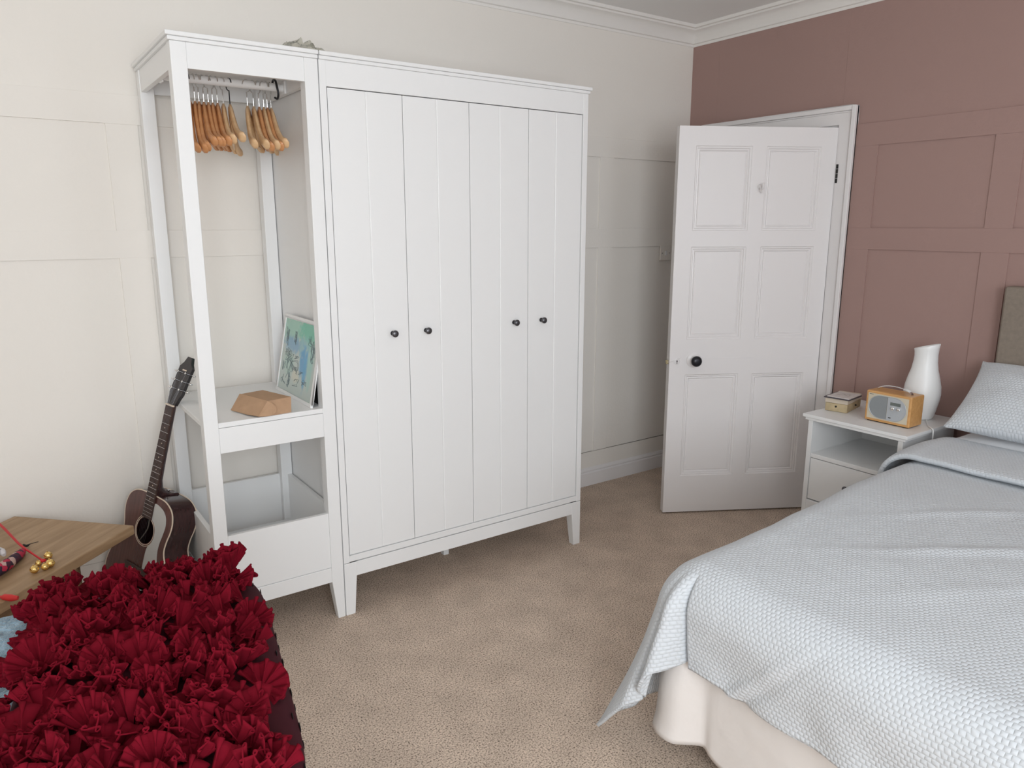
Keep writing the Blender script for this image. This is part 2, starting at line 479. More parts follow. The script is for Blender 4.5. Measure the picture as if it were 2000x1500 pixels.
def leg(b, x0, x1, y0, y1, zt, tx, ty):
    """tapering leg: tx,ty = which side stays straight (-1 low side straight, +1 high side straight)"""
    k = .018
    bx = (x0, x1 - k) if tx < 0 else (x0 + k, x1)
    by = (y0, y1 - k) if ty < 0 else (y0 + k, y1)
    b.hexa([(bx[0], by[0], 0), (bx[1], by[0], 0), (bx[1], by[1], 0), (bx[0], by[1], 0)], [(x0, y0, zt), (x1, y0, zt), (x1, y1, zt), (x0, y1, zt)])


wd = thing('wardrobe', 'large closed white wardrobe with four grooved folding doors and dark knobs', 'wardrobe', (W / 2, 0, 0))
WX0 = 0.0015
c = MB()
c.box(WX0, .026, 0.0, D, .222, H - .0265).box(W - .026, W, 0, D, .222, H - .0265)
c.box(.026, W - .026, D - .012, D - .006, .22, H - .03).box(.026, W - .026, .04, D, .222, .24).box(.026, W - .026, .04, D, H - .05, H - .0265)
c.box(.026, W - .026, 0.0, .022, .2245, .250)
obj('carcass', c, M_white, wd, bevel=.0015)
c = MB(); cornice_board(c, WX0, W, 0, D, False, True); obj('cornice', c, M_white, wd, bevel=.0025)
obj('fascia', MB().box(.026, W - .026, .002, .022, 1.998, H - .0265), M_white, wd, bevel=.001)
c = MB(); c.box(.012, W - .012, .0, .02, .160, .2205).box(.012, W - .012, D - .03, D - .01, .160, .2205).box(WX0 + .002, .022, .02, D - .01, .160, .2205).box(W - .022, W - .002, .02, D - .01, .160, .2205)
obj('base_rail', c, M_white, wd, bevel=.002)
for (x0, x1, tx) in ((WX0, .058, -1), (W - .058, W, 1)):
    for (y0, y1, ty) in ((-.001, .05, -1), (D - .05, D, 1)):
        c = MB(); leg(c, x0, x1, y0, y1, .2205, tx, ty); obj('leg', c, M_white, wd, bevel=.002)
obj('centre_leg', MB().box(.598, .626, .26, .29, 0, .222), M_white, wd, bevel=.002)
dl = (W - 2 * .0282) / 4
for i in range(4):
    a = .0282 + dl * i + .0014; b_ = .0282 + dl * (i + 1) - .0014; m_ = (a + b_) / 2
    y0 = .0045
    c = MB().prism([(a, y0, .2525), (m_ - .0028, y0, .2525), (m_ - .0008, y0 + .0022, .2525), (m_ + .0008, y0 + .0022, .2525), (m_ + .0028, y0, .2525), (b_, y0, .2525), (b_, .024, .2525), (a, .024, .2525)], (0, 0, 1.9950 - .2525))
    do = obj('door', c, M_white, wd, bevel=.0008)
    kx = (0.247, 0.393, 0.822, 0.969)[i]
    k = MB().lathe([(.0045, .001), (.0045, -.010), (.0055, -.014), (.0105, -.018), (.0135, -.023), (.0135, -.027), (.010, -.031), (0.0, -.032)], 24, (kx, y0, 1.119), 'y')
    k.lathe([(.009, .0), (.009, -.002), (.005, -.003)], 20, (kx, y0, 1.119), 'y')
    ko = obj('knob', k, M_knob, do, smooth=50); ko['label'] = 'small dark pewter knob'

# ================================================================== OPEN WARDROBE UNIT
Wo = 0.4715
ow = thing('open_wardrobe', 'tall open white wardrobe frame with clothes rail, shelf and bottom storage box', 'open wardrobe', (-Wo / 2, 0, 0))
XA, XB = -Wo, -0.0015
PW = .048
for (x0, x1, tx) in ((XA, XA + PW, -1), (XB - PW, XB, 1)):
    for (y0, y1, ty) in ((0, PW, -1), (D - PW, D, 1)):
        c = MB(); c.box(x0, x1, y0, y1, .16, H - .0265); leg(c, x0, x1, y0, y1, .16, tx, ty); obj('post', c, M_white, ow, bevel=.002)
c = MB(); cornice_board(c, XA, XB, 0, D, True, False); obj('cornice', c, M_white, ow, bevel=.0025)
obj('fascia', MB().box(XA + PW, XB - PW, .003, .021, 2.006, H - .0265), M_white, ow, bevel=.001)
obj('fascia', MB().box(XA + PW, XB - PW, D - .021, D - .003, 2.006, H - .0265), M_white, ow, bevel=.001)
for x in (XA + .003, XB - .021): obj('side_rail', MB().box(x, x + .018, PW, D - PW, 2.006, H - .0265), M_white, ow, bevel=.001)
rl = MB().tube([(XA + .02, .29, 2.026), (XB - .02, .29, 2.026)], .0145, 20)
ro = obj('clothes_rail', rl, M_white, ow, smooth=50)
for x in (XA + .021, XB - .029):
    obj('rail_bracket', MB().box(x, x + .008, .268, .312, 2.004, 2.05), M_white, ro, bevel=.003)
sh = MB().box(XA + .004, XB - .004, .004, D - .004, .843, .861)
so = obj('shelf', sh, M_white, ow, bevel=.002)
obj('shelf_apron', MB().box(XA + PW, XB - PW, .001, .020, .752, .842), M_white, so, bevel=.0015)
obj('box_front', MB().box(XA + PW, XB - PW, .003, .021, .2215, .445), M_white, ow, bevel=.0015)
obj('box_back', MB().box(XA + PW, XB - PW, D - .021, D - .003, .2215, .445), M_white, ow, bevel=.0015)
for x in (XA + .003, XB - .021): obj('box_side', MB().box(x, x + .018, PW, D - PW, .2215, .445), M_white, ow, bevel=.0015)
obj('box_bottom', MB().box(XA + .004, XB - .004, PW, D - PW, .222, .236), M_white, ow)
c = MB(); c.box(XA + PW, XB - PW, .0, .022, .160, .2205).box(XA + PW, XB - PW, D - .022, D, .160, .2205).box(XA, XA + .022, PW, D - PW, .160, .2205).box(XB - .022, XB, PW, D - PW, .160, .2205)
obj('base_rail', c, M_white, ow, bevel=.002)

# ------------------------------------------------------------------ hangers
M_hw = wood('orange_beech', (.50, .22, .085), (.62, .30, .13), 9, (1, 1, 6), .4, .3)
M_ht = wood('pale_beech', (.60, .38, .20), (.72, .48, .27), 9, (1, 1, 6), .4, .2)
HP = catmull([(0, 0, -.010), (0, .028, -.016), (0, .060, -.034), (0, .095, -.062), (0, .135, -.092), (0, .175, -.114), (0, .200, -.124), (0, .211, -.130)], 4)


def hanger_arm(sign):
    b = MB(); n = len(HP); rings = []
    for i, p in enumerate(HP):
        t = i / (n - 1); h = .025 - .008 * math.sin(PI * t) - .005 * t; th = .0080 + .0026 * t ** 2
        if t > .86: k_ = math.sqrt(max(.05, 1 - ((t - .86) / .145) ** 2)); h *= k_; th *= k_
        q = HP[min(i + 1, n - 1)] - HP[max(i - 1, 0)]; q.normalize(); up = V((0, -q.z, q.y)); bow = .034 * (i / (n - 1)) ** 2
        rings.append([b.bm.verts.new(V((p.x + bow + th * cx, sign * (p.y + up.y * h * cz), p.z + up.z * h * cz))) for cx, cz in ((1, .5), (1, -.5), (.4, -1), (-.4, -1), (-1, -.5), (-1, .5), (-.4, 1), (.4, 1))])
    for r0, r1 in zip(rings, rings[1:]):
        for k in range(8): b.bm.faces.new((r0[k], r0[(k + 1) % 8], r1[(k + 1) % 8], r1[k]))
    b.bm.faces.new(rings[0]); b.bm.faces.new(rings[-1][::-1])
    return b


def make_hanger(wm, hm, bar):
    t = thing('coat_hanger', 'x', 'hanger', world=False)
    b = hanger_arm(1); b2 = hanger_arm(-1)
    obj('shoulder_arm', b, wm, t, smooth=50); obj('shoulder_arm', b2, wm, t, smooth=50)
    # hook: origin of the hanger = centre of the wood top; rail top about 0.085 above
    zc = .082
    pts = [(0, 0, .008), (0, 0, .040)] + [(0, .021 * math.sin(a) , zc - .021 * math.cos(a)) for a in [0.0 + k * (1.45 * PI) / 12 for k in range(13)]]
    obj('hook', MB().tube(pts, .0020, 7), hm, t, smooth=60)
    if bar:
        obj('trouser_bar', MB().tube([(.024, -.185, -.126), (.024, .185, -.126)], .0045, 10), wm, t, smooth=60)
    return t


def copy_tree(o, parent=None):
    c_ = o.copy(); COL.objects.link(c_)
    if parent is not None: c_.parent = parent
    for ch in list(o.children): copy_tree(ch, c_)
    return c_


def px_x(px, z=1.957):       # position along the rail seen under a given column of the photo
    lo, hi = -0.47, 0.0
    for _ in range(40):
        m_ = (lo + hi) / 2; q = V((m_, .29, z)) - CP
        if 1000 + 1451.12 * q.dot(rgt) / q.dot(fwd) < px: lo = m_
        else: hi = m_
    return lo


base = {}; rh = random.Random(3)
H_OR, H_TAN = 0, 1
hlist = [  # px column of the stem, wood, hook, bar, yaw deg, roll deg
    (371, 0, 1, 0, 12, 7, 'hanger with a black hook half hidden by the front left post of the open wardrobe'),
    (380.7, 0, 0, 0, 10, 7, 'orange wooden hanger on the rail, nearest the front left post, its tip hanging low'),
    (388.7, 0, 0, 0, 11, 5, 'orange wooden hanger on the rail, second silver-hooked one from the front left post'),
    (398, 0, 0, 0, 9, 0, 'orange wooden hanger on the rail, third silver-hooked one from the front left post'),
    (407, 0, 0, 0, 9, 0, 'orange wooden hanger in the middle of the left cluster, fourth silver hook'),
    (415.3, 0, 0, 1, 10, 0, 'orange wooden hanger in the left cluster, fifth silver hook'),
    (424.7, 0, 0, 0, 9, -1, 'orange wooden hanger in the left cluster, sixth silver hook'),
    (436, 1, 0, 1, 10, -3, 'pale wooden hanger with silver hook, last but one in the left cluster'),
    (449, 1, 1, 0, 8, -5, 'pale wooden hanger with thin black hook, right end of the left cluster'),
    (483.3, 1, 0, 1, 14, 0, 'pale wooden hanger seen as an open triangle with trouser bar, left end of right cluster'),
    (495.3, 1, 0, 0, 9, 0, 'pale wooden hanger, second from the left in the right cluster'),
    (506, 0, 0, 0, 10, 2, 'orange wooden hanger, third from the left in the right cluster'),
    (515, 1, 0, 1, 9, 0, 'pale wooden hanger, third from the right in the right cluster'),
    (522, 0, 0, 0, 9, 1, 'orange wooden hanger, second from the right in the right cluster'),
    (529.3, 1, 0, 0, 8, -2, 'pale wooden hanger at the right end of the right cluster'),
]
for px, wk, hk_, bar, yaw, roll, lab in hlist:
    key = (wk, hk_, bar)
    if key not in base:
        base[key] = make_hanger(M_ht if wk else M_hw, M_blk if hk_ else M_chrome, bar); t = base[key]
    else: t = copy_tree(base[key])
    t.rotation_euler = (math.radians(roll + 3), 0, -math.radians(yaw + 6))
    t.location = (px_x(px), .29, 1.9385)
    for ch in t.children:
        if ch.name.startswith('hook'): ch.rotation_euler.z = math.radians(rh.uniform(12, 38)) * rh.choice((-1, 1, 1))
    t['label'] = lab; t['category'] = 'hanger'; t['group'] = 'hangers on the clothes rail'
# small black S hook
sx_ = px_x(536.7, 2.0)
tag(obj('rail_hook', MB().tube(catmull([(sx_, .315, 2.035), (sx_, .305, 2.048), (sx_, .29, 2.0525), (sx_, .272, 2.045), (sx_, .262, 2.028), (sx_ + .004, .262, 2.0), (sx_ + .004, .275, 1.985), (sx_, .290, 1.990)], 6), .0042, 8), M_blk, smooth=60), 'small black plastic hook hooked over the right end of the clothes rail', 'hook')

# ------------------------------------------------------------------ framed drawing on the shelf
def paint():
    m = bpy.data.materials.new('child_painting'); m.use_nodes = True
    nt = m.node_tree; b = nt.nodes['Principled BSDF']; L = nt.links
    tc = nt.nodes.new('ShaderNodeTexCoord'); sp = nt.nodes.new('ShaderNodeSeparateXYZ'); L.new(tc.outputs['Object'], sp.inputs[0])
    base_c = (0.50, 0.58, 0.55, 1)
    cur = None
    # (y, z, ry, rz, colour)
    blobs = [(.28, .27, .13, .07, (.30, .56, .46)), (.12, .275, .10, .075, (.13, .50, .36)), (.27, .205, .11, .035, (.20, .38, .55)), (.15, .20, .06, .05, (.28, .50, .55)),
             (.14, .15, .045, .06, (.10, .34, .60)), (.115, .12, .025, .07, (.12, .38, .62)), (.21, .09, .04, .03, (.62, .62, .52)), (.07, .15, .03, .09, (.34, .58, .54)), (.30, .13, .06, .05, (.42, .58, .52))]
    nz = nt.nodes.new('ShaderNodeTexNoise'); nz.inputs['Scale'].default_value = 45; nz.inputs['Detail'].default_value = 6; L.new(tc.outputs['Object'], nz.inputs[0])
    prev = None
    for (y, z, ry, rz, c_) in blobs:
        mp = nt.nodes.new('ShaderNodeMapping'); mp.vector_type = 'POINT'
        mp.inputs['Location'].default_value = (0, -y / ry, -z / rz); mp.inputs['Scale'].default_value = (0, 1 / ry, 1 / rz)
        L.new(tc.outputs['Object'], mp.inputs[0])
        ln = nt.nodes.new('ShaderNodeVectorMath'); ln.operation = 'LENGTH'; L.new(mp.outputs[0], ln.inputs[0])
        ad = nt.nodes.new('ShaderNodeMath'); ad.operation = 'MULTIPLY_ADD'; L.new(nz.outputs['Fac'], ad.inputs[0]); ad.inputs[1].default_value = 1.5; L.new(ln.outputs['Value'], ad.inputs[2])
        mr = nt.nodes.new('ShaderNodeMapRange'); mr.inputs[1].default_value = 1.35; mr.inputs[2].default_value = 1.95; mr.inputs[3].default_value = .9; mr.inputs[4].default_value = 0
        L.new(ad.outputs[0], mr.inputs[0])
        mx = nt.nodes.new('ShaderNodeMix'); mx.data_type = 'RGBA'; L.new(mr.outputs[0], mx.inputs[0])
        if prev is None: mx.inputs[6].default_value = base_c
        else: L.new(prev, mx.inputs[6])
        mx.inputs[7].default_value = (*c_, 1); prev = mx.outputs[2]
    L.new(prev, b.inputs['Base Color']); b.inputs['Roughness'].default_value = .25
    return m


PWd, PHt = 0.405, 0.318
pa = V((-.0865, .031, .8615)); tilt = math.asin(.062 / PHt)
# local: x = thickness (towards the viewer is -x), y along, z up the picture
PM = Matrix.Translation(pa) @ Matrix.Rotation(tilt, 4, 'Y')
pic = thing('framed_drawing', 'child\'s blue and green scribbled drawing in a thin white frame leaning on the shelf', 'picture', mtx=PM)
f = MB(); fw = .014; ft = .010
f.box(0, ft, 0, PWd, 0, fw).box(0, ft, 0, PWd, PHt - fw, PHt).box(0, ft, 0, fw, fw, PHt - fw).box(0, ft, PWd - fw, PWd, fw, PHt - fw)
obj('frame', f, M_white, pic, bevel=.0015, local=True)
obj('painting', MB().box(.003, .005, fw * .8, PWd - fw * .8, fw * .8, PHt - fw * .8), paint(), pic, local=True)
obj('backing_board', MB().box(.0052, .0085, fw * .8, PWd - fw * .8, fw * .8, PHt - fw * .8), mat('brown_board', (.12, .08, .06), .8), pic, local=True)
rd = random.Random(5); M_pen = mat('pencil_grey', (.16, .20, .21), .7)
def squig(cy, cz, ry, rz, n, r=.0007):
    pts = []
    for k in range(n):
        pts.append((.0028, cy + rd.uniform(-ry, ry), cz + rd.uniform(-rz, rz)))
    obj('scribble', MB().tube(catmull(pts, 5), r, 4), M_pen, pic, local=True)
for a in ((.345, .235, .012, .03, 14), (.345, .22, .012, .03, 10), (.255, .24, .012, .022, 16), (.255, .225, .012, .02, 10), (.055, .205, .022, .04, 22), (.06, .16, .018, .03, 12), (.29, .135, .055, .05, 16), (.30, .11, .05, .05, 12),
          (.20, .11, .03, .015, 9), (.27, .065, .012, .035, 14), (.28, .045, .014, .018, 9), (.11, .075, .03, .014, 12), (.16, .105, .03, .01, 8), (.22, .16, .03, .01, 8), (.35, .11, .02, .02, 8), (.32, .17, .04, .02, 14), (.24, .13, .05, .03, 14), (.36, .26, .01, .03, 8), (.34, .06, .03, .02, 10), (.20, .06, .04, .02, 10), (.10, .24, .03, .02, 10)):
    squig(*a)
# dark frame behind it
PM2 = Matrix.Translation(V((-.040, .05, .8615))) @ Matrix.Rotation(math.asin(.028 / .17), 4, 'Y')
bf = thing('dark_photo_frame', 'small black photo frame tucked behind the framed drawing on the shelf', 'picture frame', mtx=PM2)
f = MB(); f.box(0, .008, 0, .24, 0, .014).box(0, .008, 0, .24, .156, .17).box(0, .008, 0, .014, .014, .156).box(0, .008, .226, .24, .014, .156)
obj('frame', f, M_dark, bf, local=True, bevel=.001)
obj('backing', MB().box(.003, .006, .01, .23, .01, .16), M_dark, bf, local=True)

# ------------------------------------------------------------------ cardboard box
M_card = mat('brown_cardboard', (.46, .295, .185), .8, spec=.15, vary=(30, .06), bump=(220, .0003))
cbx = thing('cardboard_box', 'small brown cardboard box with an open rounded flap on the open wardrobe shelf', 'box', (-.22, .09, .861))
Z0, ZT = .8615, .917
tB, tC, tD, tG = V((-.299, .172, ZT)), V((-.209, .194, ZT)), V((-.159, .022, ZT)), V((-.252, .002, ZT))
bB, bC, bD, bG = V((-.272, .168, Z0)), V((-.203, .180, Z0)), V((-.163, .016, Z0)), V((-.235, .004, Z0))
b = MB().hexa([bB, bG, bD, bC], [tB, tG, tD, tC]); obj('box_body', b, M_card, cbx)
# long side flap slanting out to the left, ending in a rounded lobe in front
LOBE = ((-.240, -.012, .911), (-.228, -.012, .898), (-.2245, -.012, .886), (-.230, -.012, .874), (-.243, -.012, .866), (-.262, -.008, .8645))
FA, FP = V((-.3405, .1535, .8650)), V((-.2850, .0000, .8655))
obj('side_flap', MB().prism([tB + V((0, 0, .001)), tG + V((0, 0, .001)), FP, V((-.311, .052, .8655)), FA], (-.0012, 0, .0012)), M_card, cbx)
lobe = [tG + V((0, -.001, .001))] + [V(p) for p in LOBE] + [FP]
obj('tuck_flap', MB().prism(lobe, (0, -.0015, .0004)), M_card, cbx)

# ------------------------------------------------------------------ crumpled plastic bag on top of the unit
M_film = mat('clear_film', (.80, .80, .74), .25, trans=.93, spec=.3)
M_film.node_tree.nodes['Principled BSDF'].inputs['IOR'].default_value = 1.08
def bagf(u, v):
    x = -.105 + .17 * u; y = .05 + .12 * v
    k = math.sin(PI * u) ** .5 * math.sin(PI * v) ** .6
    n_ = noise.noise(V((u * 7, v * 6, 2.2)))
    return (x + .01 * n_, y + .012 * noise.noise(V((u * 5, v * 6, 7))), H + .0008 + k * (.034 + .045 * n_ * n_ + .026 * n_) )
tag(obj('plastic_bag', MB().grid(bagf, 34, 24), M_film, smooth=80), 'crumpled clear plastic bag lying on top of the open wardrobe', 'plastic bag')

# ================================================================== GUITAR
g_t = V((-.675 - .272 * .18, .405, .231 - .963 * .18)); ax = V((.272, -.01, .963)).normalized()
hn = V((-.92, -.39, 0)).normalized(); gn = (hn - ax * hn.dot(ax)).normalized(); gw = ax.cross(gn).normalized()
GM = Matrix(((gw.x, ax.x, gn.x, g_t.x), (gw.y, ax.y, gn.y, g_t.y), (gw.z, ax.z, gn.z, g_t.z), (0, 0, 0, 1)))
gu = thing('acoustic_guitar', 'dark brown acoustic guitar leaning against the left side of the open wardrobe', 'guitar', mtx=GM)
M_gtop = wood('dark_mahogany_top', (.075, .028, .024), (.12, .048, .040), 8, (10, 1, 10), .22, .5)
M_gside = wood('dark_mahogany_side', (.028, .011, .012), (.055, .020, .020), 8, (10, 1, 10), .18, .6)
M_bind = mat('cream_binding', (.72, .60, .48), .4)
M_fret = mat('rosewood', (.055, .030, .024), .5, vary=(40, .3))
half = [(0, 0), (.07, .004), (.135, .028), (.182, .08), (.196, .14), (.182, .20), (.150, .25), (.130, .29), (.132, .33), (.143, .372), (.144, .41), (.128, .448), (.09, .472), (.04, .478), (0, .478)]
R_ = catmull([(a, b_, 0) for a, b_ in half], 5)
outl = [(p.x, p.y) for p in R_] + [(-p.x, p.y) for p in R_[::-1][1:-1]]
GD = .108
HY, HR = .335, .050
b = MB(); bm = b.bm
vo = [bm.verts.new(V((x, y, 0))) for x, y in outl]; vh = [bm.verts.new(V((HR * math.cos(2 * PI * k / 32), HY + HR * math.sin(2 * PI * k / 32), 0))) for k in range(32)]
ed = [bm.edges.new((vo[i], vo[(i + 1) % len(vo)])) for i in range(len(vo))] + [bm.edges.new((vh[i], vh[(i + 1) % 32])) for i in range(32)]
bmesh.ops.triangle_fill(bm, use_beauty=True, use_dissolve=False, edges=ed)
obj('soundboard', b, M_gtop, gu, local=True)
def ring_wall(z0, z1, sc=1.0):
    b = MB(); bm = b.bm
    r0 = [bm.verts.new(V((x * sc, .24 + (y - .24) * sc, z0))) for x, y in outl]; r1 = [bm.verts.new(V((x * sc, .24 + (y - .24) * sc, z1))) for x, y in outl]
    for i in range(len(outl)): j = (i + 1) % len(outl); bm.faces.new((r0[i], r0[j], r1[j], r1[i]))
    return b
obj('side', ring_wall(-.001, -GD), M_gside, gu, local=True, smooth=60)
b = MB(); vo = [b.bm.verts.new(V((x, y, -GD))) for x, y in outl]; b.bm.faces.new(vo); obj('back', b, M_gside, gu, local=True)
for z in (-.0015, -GD + .0015):
    o_ = obj('binding', MB().tube([(x, y, z) for x, y in outl], (.0026), 6, closed=True), M_bind, gu, local=True, smooth=60); o_['label'] = 'cream edge binding'
b = MB()
for rr in (.054, .060): b.tube([(rr * math.cos(2 * PI * k / 40), HY + rr * math.sin(2 * PI * k / 40), .0002) for k in range(40)], .0012, 5, closed=True)
obj('rosette', b, M_bind, gu, local=True)
# glare on the right half of the glossy face, modelled as a thin pale plate
glare_pts = catmull([(.024, .448, 0), (.07, .445, 0), (.10, .425, 0), (.112, .39, 0), (.106, .35, 0), (.098, .315, 0), (.096, .28, 0), (.106, .24, 0), (.128, .20, 0), (.142, .15, 0), (.138, .10, 0), (.11, .06, 0), (.05, .05, 0), (.03, .09, 0), (.028, .18, 0), (.030, .27, 0), (.050, .30, 0), (.0595, .335, 0), (.050, .372, 0), (.026, .392, 0)], 4, closed=True)
o_ = obj('glare_patch', MB().prism([(p.x, p.y, .0004) for p in glare_pts], (0, 0, .0012)), mat('glare_grey', (.52, .52, .50), .3), gu, local=True); o_['label'] = 'pale grey patch imitating glare on the glossy face'
fb = MB().hexa([(-.028, .385, .0005), (.028, .385, .0005), (.022, .83, .0005), (-.022, .83, .0005)], [(-.028, .385, .007), (.028, .385, .007), (.022, .83, .007), (-.022, .83, .007)])
fo = obj('fretboard', fb, M_fret, gu, local=True, bevel=.001)
ys = [.18 + .65 * 2 ** (-n / 12) for n in range(1, 21)]
for y in ys:
    if y > .39: obj('fret', MB().box(-.0265 + .004 * (y - .39) / .44, .0265 - .004 * (y - .39) / .44, y - .0006, y + .0006, .007, .0080), M_chrome, fo, local=True)
for n in (3, 5, 7, 9, 12, 15): 
    y = .18 + .65 * (2 ** (-n / 12) + 2 ** (-(n - 1) / 12)) / 2
    obj('inlay_dot', MB().lathe([(.0025, .0068), (.0025, .0073), (0, .0073)], 10, (0, y, 0)), M_bind, fo, local=True)
nk = MB()
sec = [(.83, .021, .0), (.83, .021, .0)]
rings = []
for (y, hw, dp) in ((.835, .0215, .018), (.74, .0225, .019), (.62, .0245, .021), (.54, .026, .024), (.510, .026, .034), (.492, .025, .062), (.484, .024, .090), (.4785, .024, .104)):
    rings.append([nk.bm.verts.new(V((hw * math.cos(a), y, .0008 - dp * max(0, math.sin(a)) ** .8))) for a in [PI * k / 10 for k in range(11)]])
for r0, r1 in zip(rings, rings[1:]):
    for k in range(10): nk.bm.faces.new((r0[k], r0[k + 1], r1[k + 1], r1[k]))
    nk.bm.faces.new((r0[10], r0[0], r1[0], r1[10]))
nk.bm.faces.new(rings[0]); nk.bm.faces.new(rings[-1][::-1])
obj('neck', nk, M_gside, gu, local=True, smooth=50)
# heel foot running over the side towards the back
hf = MB().hexa([(-.022, .478, -.02), (.024, .478, -.02), (.024, .478, -.102), (-.022, .478, -.102)], [(-.018, .486, -.02), (.022, .486, -.02), (.022, .486, -.098), (-.018, .486, -.098)])
obj('neck_heel', hf, M_gside, gu, local=True, bevel=.002)
obj('strap_button', MB().lathe([(.004, 0), (.004, .006), (.007, .010), (.0065, .014), (0, .015)], 14, (.014, .486, -.055), 'y'), M_chrome, gu, local=True, smooth=50)
obj('nut', MB().box(-.0225, .0225, .829, .835, .001, .010), M_bind, gu, local=True, bevel=.001)
hs_a = math.radians(-12)
HM = Matrix.Translation(V((0, .835, .002))) @ Matrix.Rotation(hs_a, 4, 'X')
hp = [(-.023, 0), (.023, 0), (.030, .030), (.036, .045), (.037, .15), (.022, .168), (.012, .192), (-.012, .192), (-.022, .168), (-.037, .15), (-.036, .045), (-.030, .030)]
b = MB().prism([(x, y, -.014) for x, y in hp], (0, 0, .014))
for v in b.bm.verts: v.co = HM @ v.co
hs = obj('headstock', b, mat('black_lacquer', (.02, .016, .018), .2, coat=.5), gu, local=True, bevel=.001)
b = MB().box(-.012, .012, .136, .141, .0001, .0006)
for v in b.bm.verts: v.co = HM @ v.co
obj('head_inlay', b, M_bind, hs, local=True)
strings = MB()
for k in range(6):
    sx = -.0175 + .007 * k; side = -1 if k < 3 else 1
    yy = (.062, .095, .128)[k if k < 3 else 5 - k]
    p0 = HM @ V((side * .022, yy, .006))
    strings.tube([(sx * 1.25, .18, .008), (sx, .832, .0105), p0], .00032, 5)
    tp = MB().lathe([(.004, -.001), (.004, .010), (0, .0105)], 10, (side * .022, yy, 0))
    tp.tube([(side * .034, yy, -.008), (side * .046, yy, -.008)], .0025, 8)
    tp.ball((side * .053, yy, -.008), .0085, 10, (.9, .55, 1))
    for v in tp.bm.verts: v.co = HM @ v.co
    obj('tuning_peg', tp, M_chrome, hs, local=True, smooth=50)
obj('strings', strings, M_knob, gu, local=True)
br = MB().box(-.075, .075, .168, .194, .0005, .008); bo = obj('bridge', br, M_fret, gu, local=True, bevel=.003)
o_ = obj('saddle', MB().box(-.037, .037, .1785, .1815, .008, .0115), mat('bone', (.85, .8, .7), .4), bo, local=True)
b = MB()
for k in range(6): b.ball((-.0265 + .0106 * k, .1725, .009), .0035, 8)
obj('bridge_pins', b, MATS['bone'], bo, local=True)

# ================================================================== WOODEN TABLE
M_oak = wood('mid_oak', (.30, .19, .10), (.43, .29, .17), 4, (1.0, 9, 9), .5, 0)
A = V((-.69, .215)); e1 = V((-.675, -.738)).normalized(); e2 = V((-.67, .742)).normalized()
TL, TW, TZ = .80, .492, .48
TM = Matrix(((e1.x, e2.x, 0, A.x), (e1.y, e2.y, 0, A.y), (0, 0, 1, 0), (0, 0, 0, 1)))
tb = thing('coffee_table', 'low wooden table set at an angle beside the guitar', 'table', mtx=TM)
obj('tabletop', MB().box(0, TL, 0, TW, TZ - .034, TZ), M_oak, tb, bevel=.004, local=True)
obj('apron', MB().box(.20, TL - .05, .06, .08, TZ - .15, TZ - .034).box(.20, TL - .05, TW - .08, TW - .06, TZ - .15, TZ - .034).box(.20, .22, .06, TW - .06, TZ - .15, TZ - .034).box(TL - .07, TL - .05, .05, TW - .05, TZ - .115, TZ - .034), M_oak, tb, local=True, bevel=.002)
for x in (.20, TL - .095):
    for y in (.06, TW - .11): obj('leg', MB().box(x, x + .05, y, y + .05, 0, TZ - .034), M_oak, tb, local=True, bevel=.003)

# trinkets on the table
M_gold = mat('gold', (.85, .60, .22), .22, metal=1)
M_redc = mat('red_cord', (.55, .012, .02), .5)
bc = thing('bell_charm', 'red cord charm with a bunch of small gold bells on the wooden table', 'bell charm', (-.965, .0, TZ))
BZ = TZ
def onz(px, pyy, z):
    r_ = (rgt * ((px - 1000) / 1451.12) + upv * ((750 - pyy) / 1451.12) + fwd)
    t = (z - CP.z) / r_.z
    return CP + r_ * t
for (px_, py_, r_) in ((94, 1085, .0125), (98, 1100, .0130), (88, 1107, .0110), (75, 1100, .009), (67, 1112, .0125)):
    p_ = onz(px_, py_, BZ + r_)
    b = MB().ball(p_, r_, 16); b.tube([p_ + V((0, 0, r_ * .9)), p_ + V((-.002, 0, r_ * 1.25))], .002, 6)
    bo = obj('bell', b, M_gold, bc, smooth=60)
    bmb = MB().tube([p_ + V((r_ * 1.0 * math.cos(a), r_ * 1.0 * math.sin(a), 0)) for a in [2 * PI * k / 20 for k in range(20)]], .0008, 5, closed=True)
    obj('seam', bmb, M_gold, bo)
kn_ = onz(84, 1095, BZ + .012)
for dy in (0, .007):
    s0 = onz(-30, 1000, BZ + .03) + V((0, dy, 0)); s1 = onz(38, 1062 + dy * 200, BZ + .022)
    obj('cord', MB().tube(catmull([s0, onz(5, 1028 + dy * 300, BZ + .028), s1, onz(66, 1083, BZ + .014), kn_], 6), .0030, 8), M_redc, bc, smooth=60)
obj('knot', MB().ball(kn_, .007, 10, (1.4, 1, .8)), M_redc, bc, smooth=60)
# tassel
tag(obj('red_tassel', MB().tube([onz(-15, 1164, BZ + .006), onz(3, 1166, BZ + .006), onz(8, 1166, BZ + .006), onz(22, 1168, BZ + .005), onz(35, 1168, BZ + .004)], [.003, .004, .009, .010, .006], 10), mat('bright_red_silk', (.62, .03, .03), .5), smooth=60), 'bright red silk tassel at the near edge of the wooden table', 'tassel')
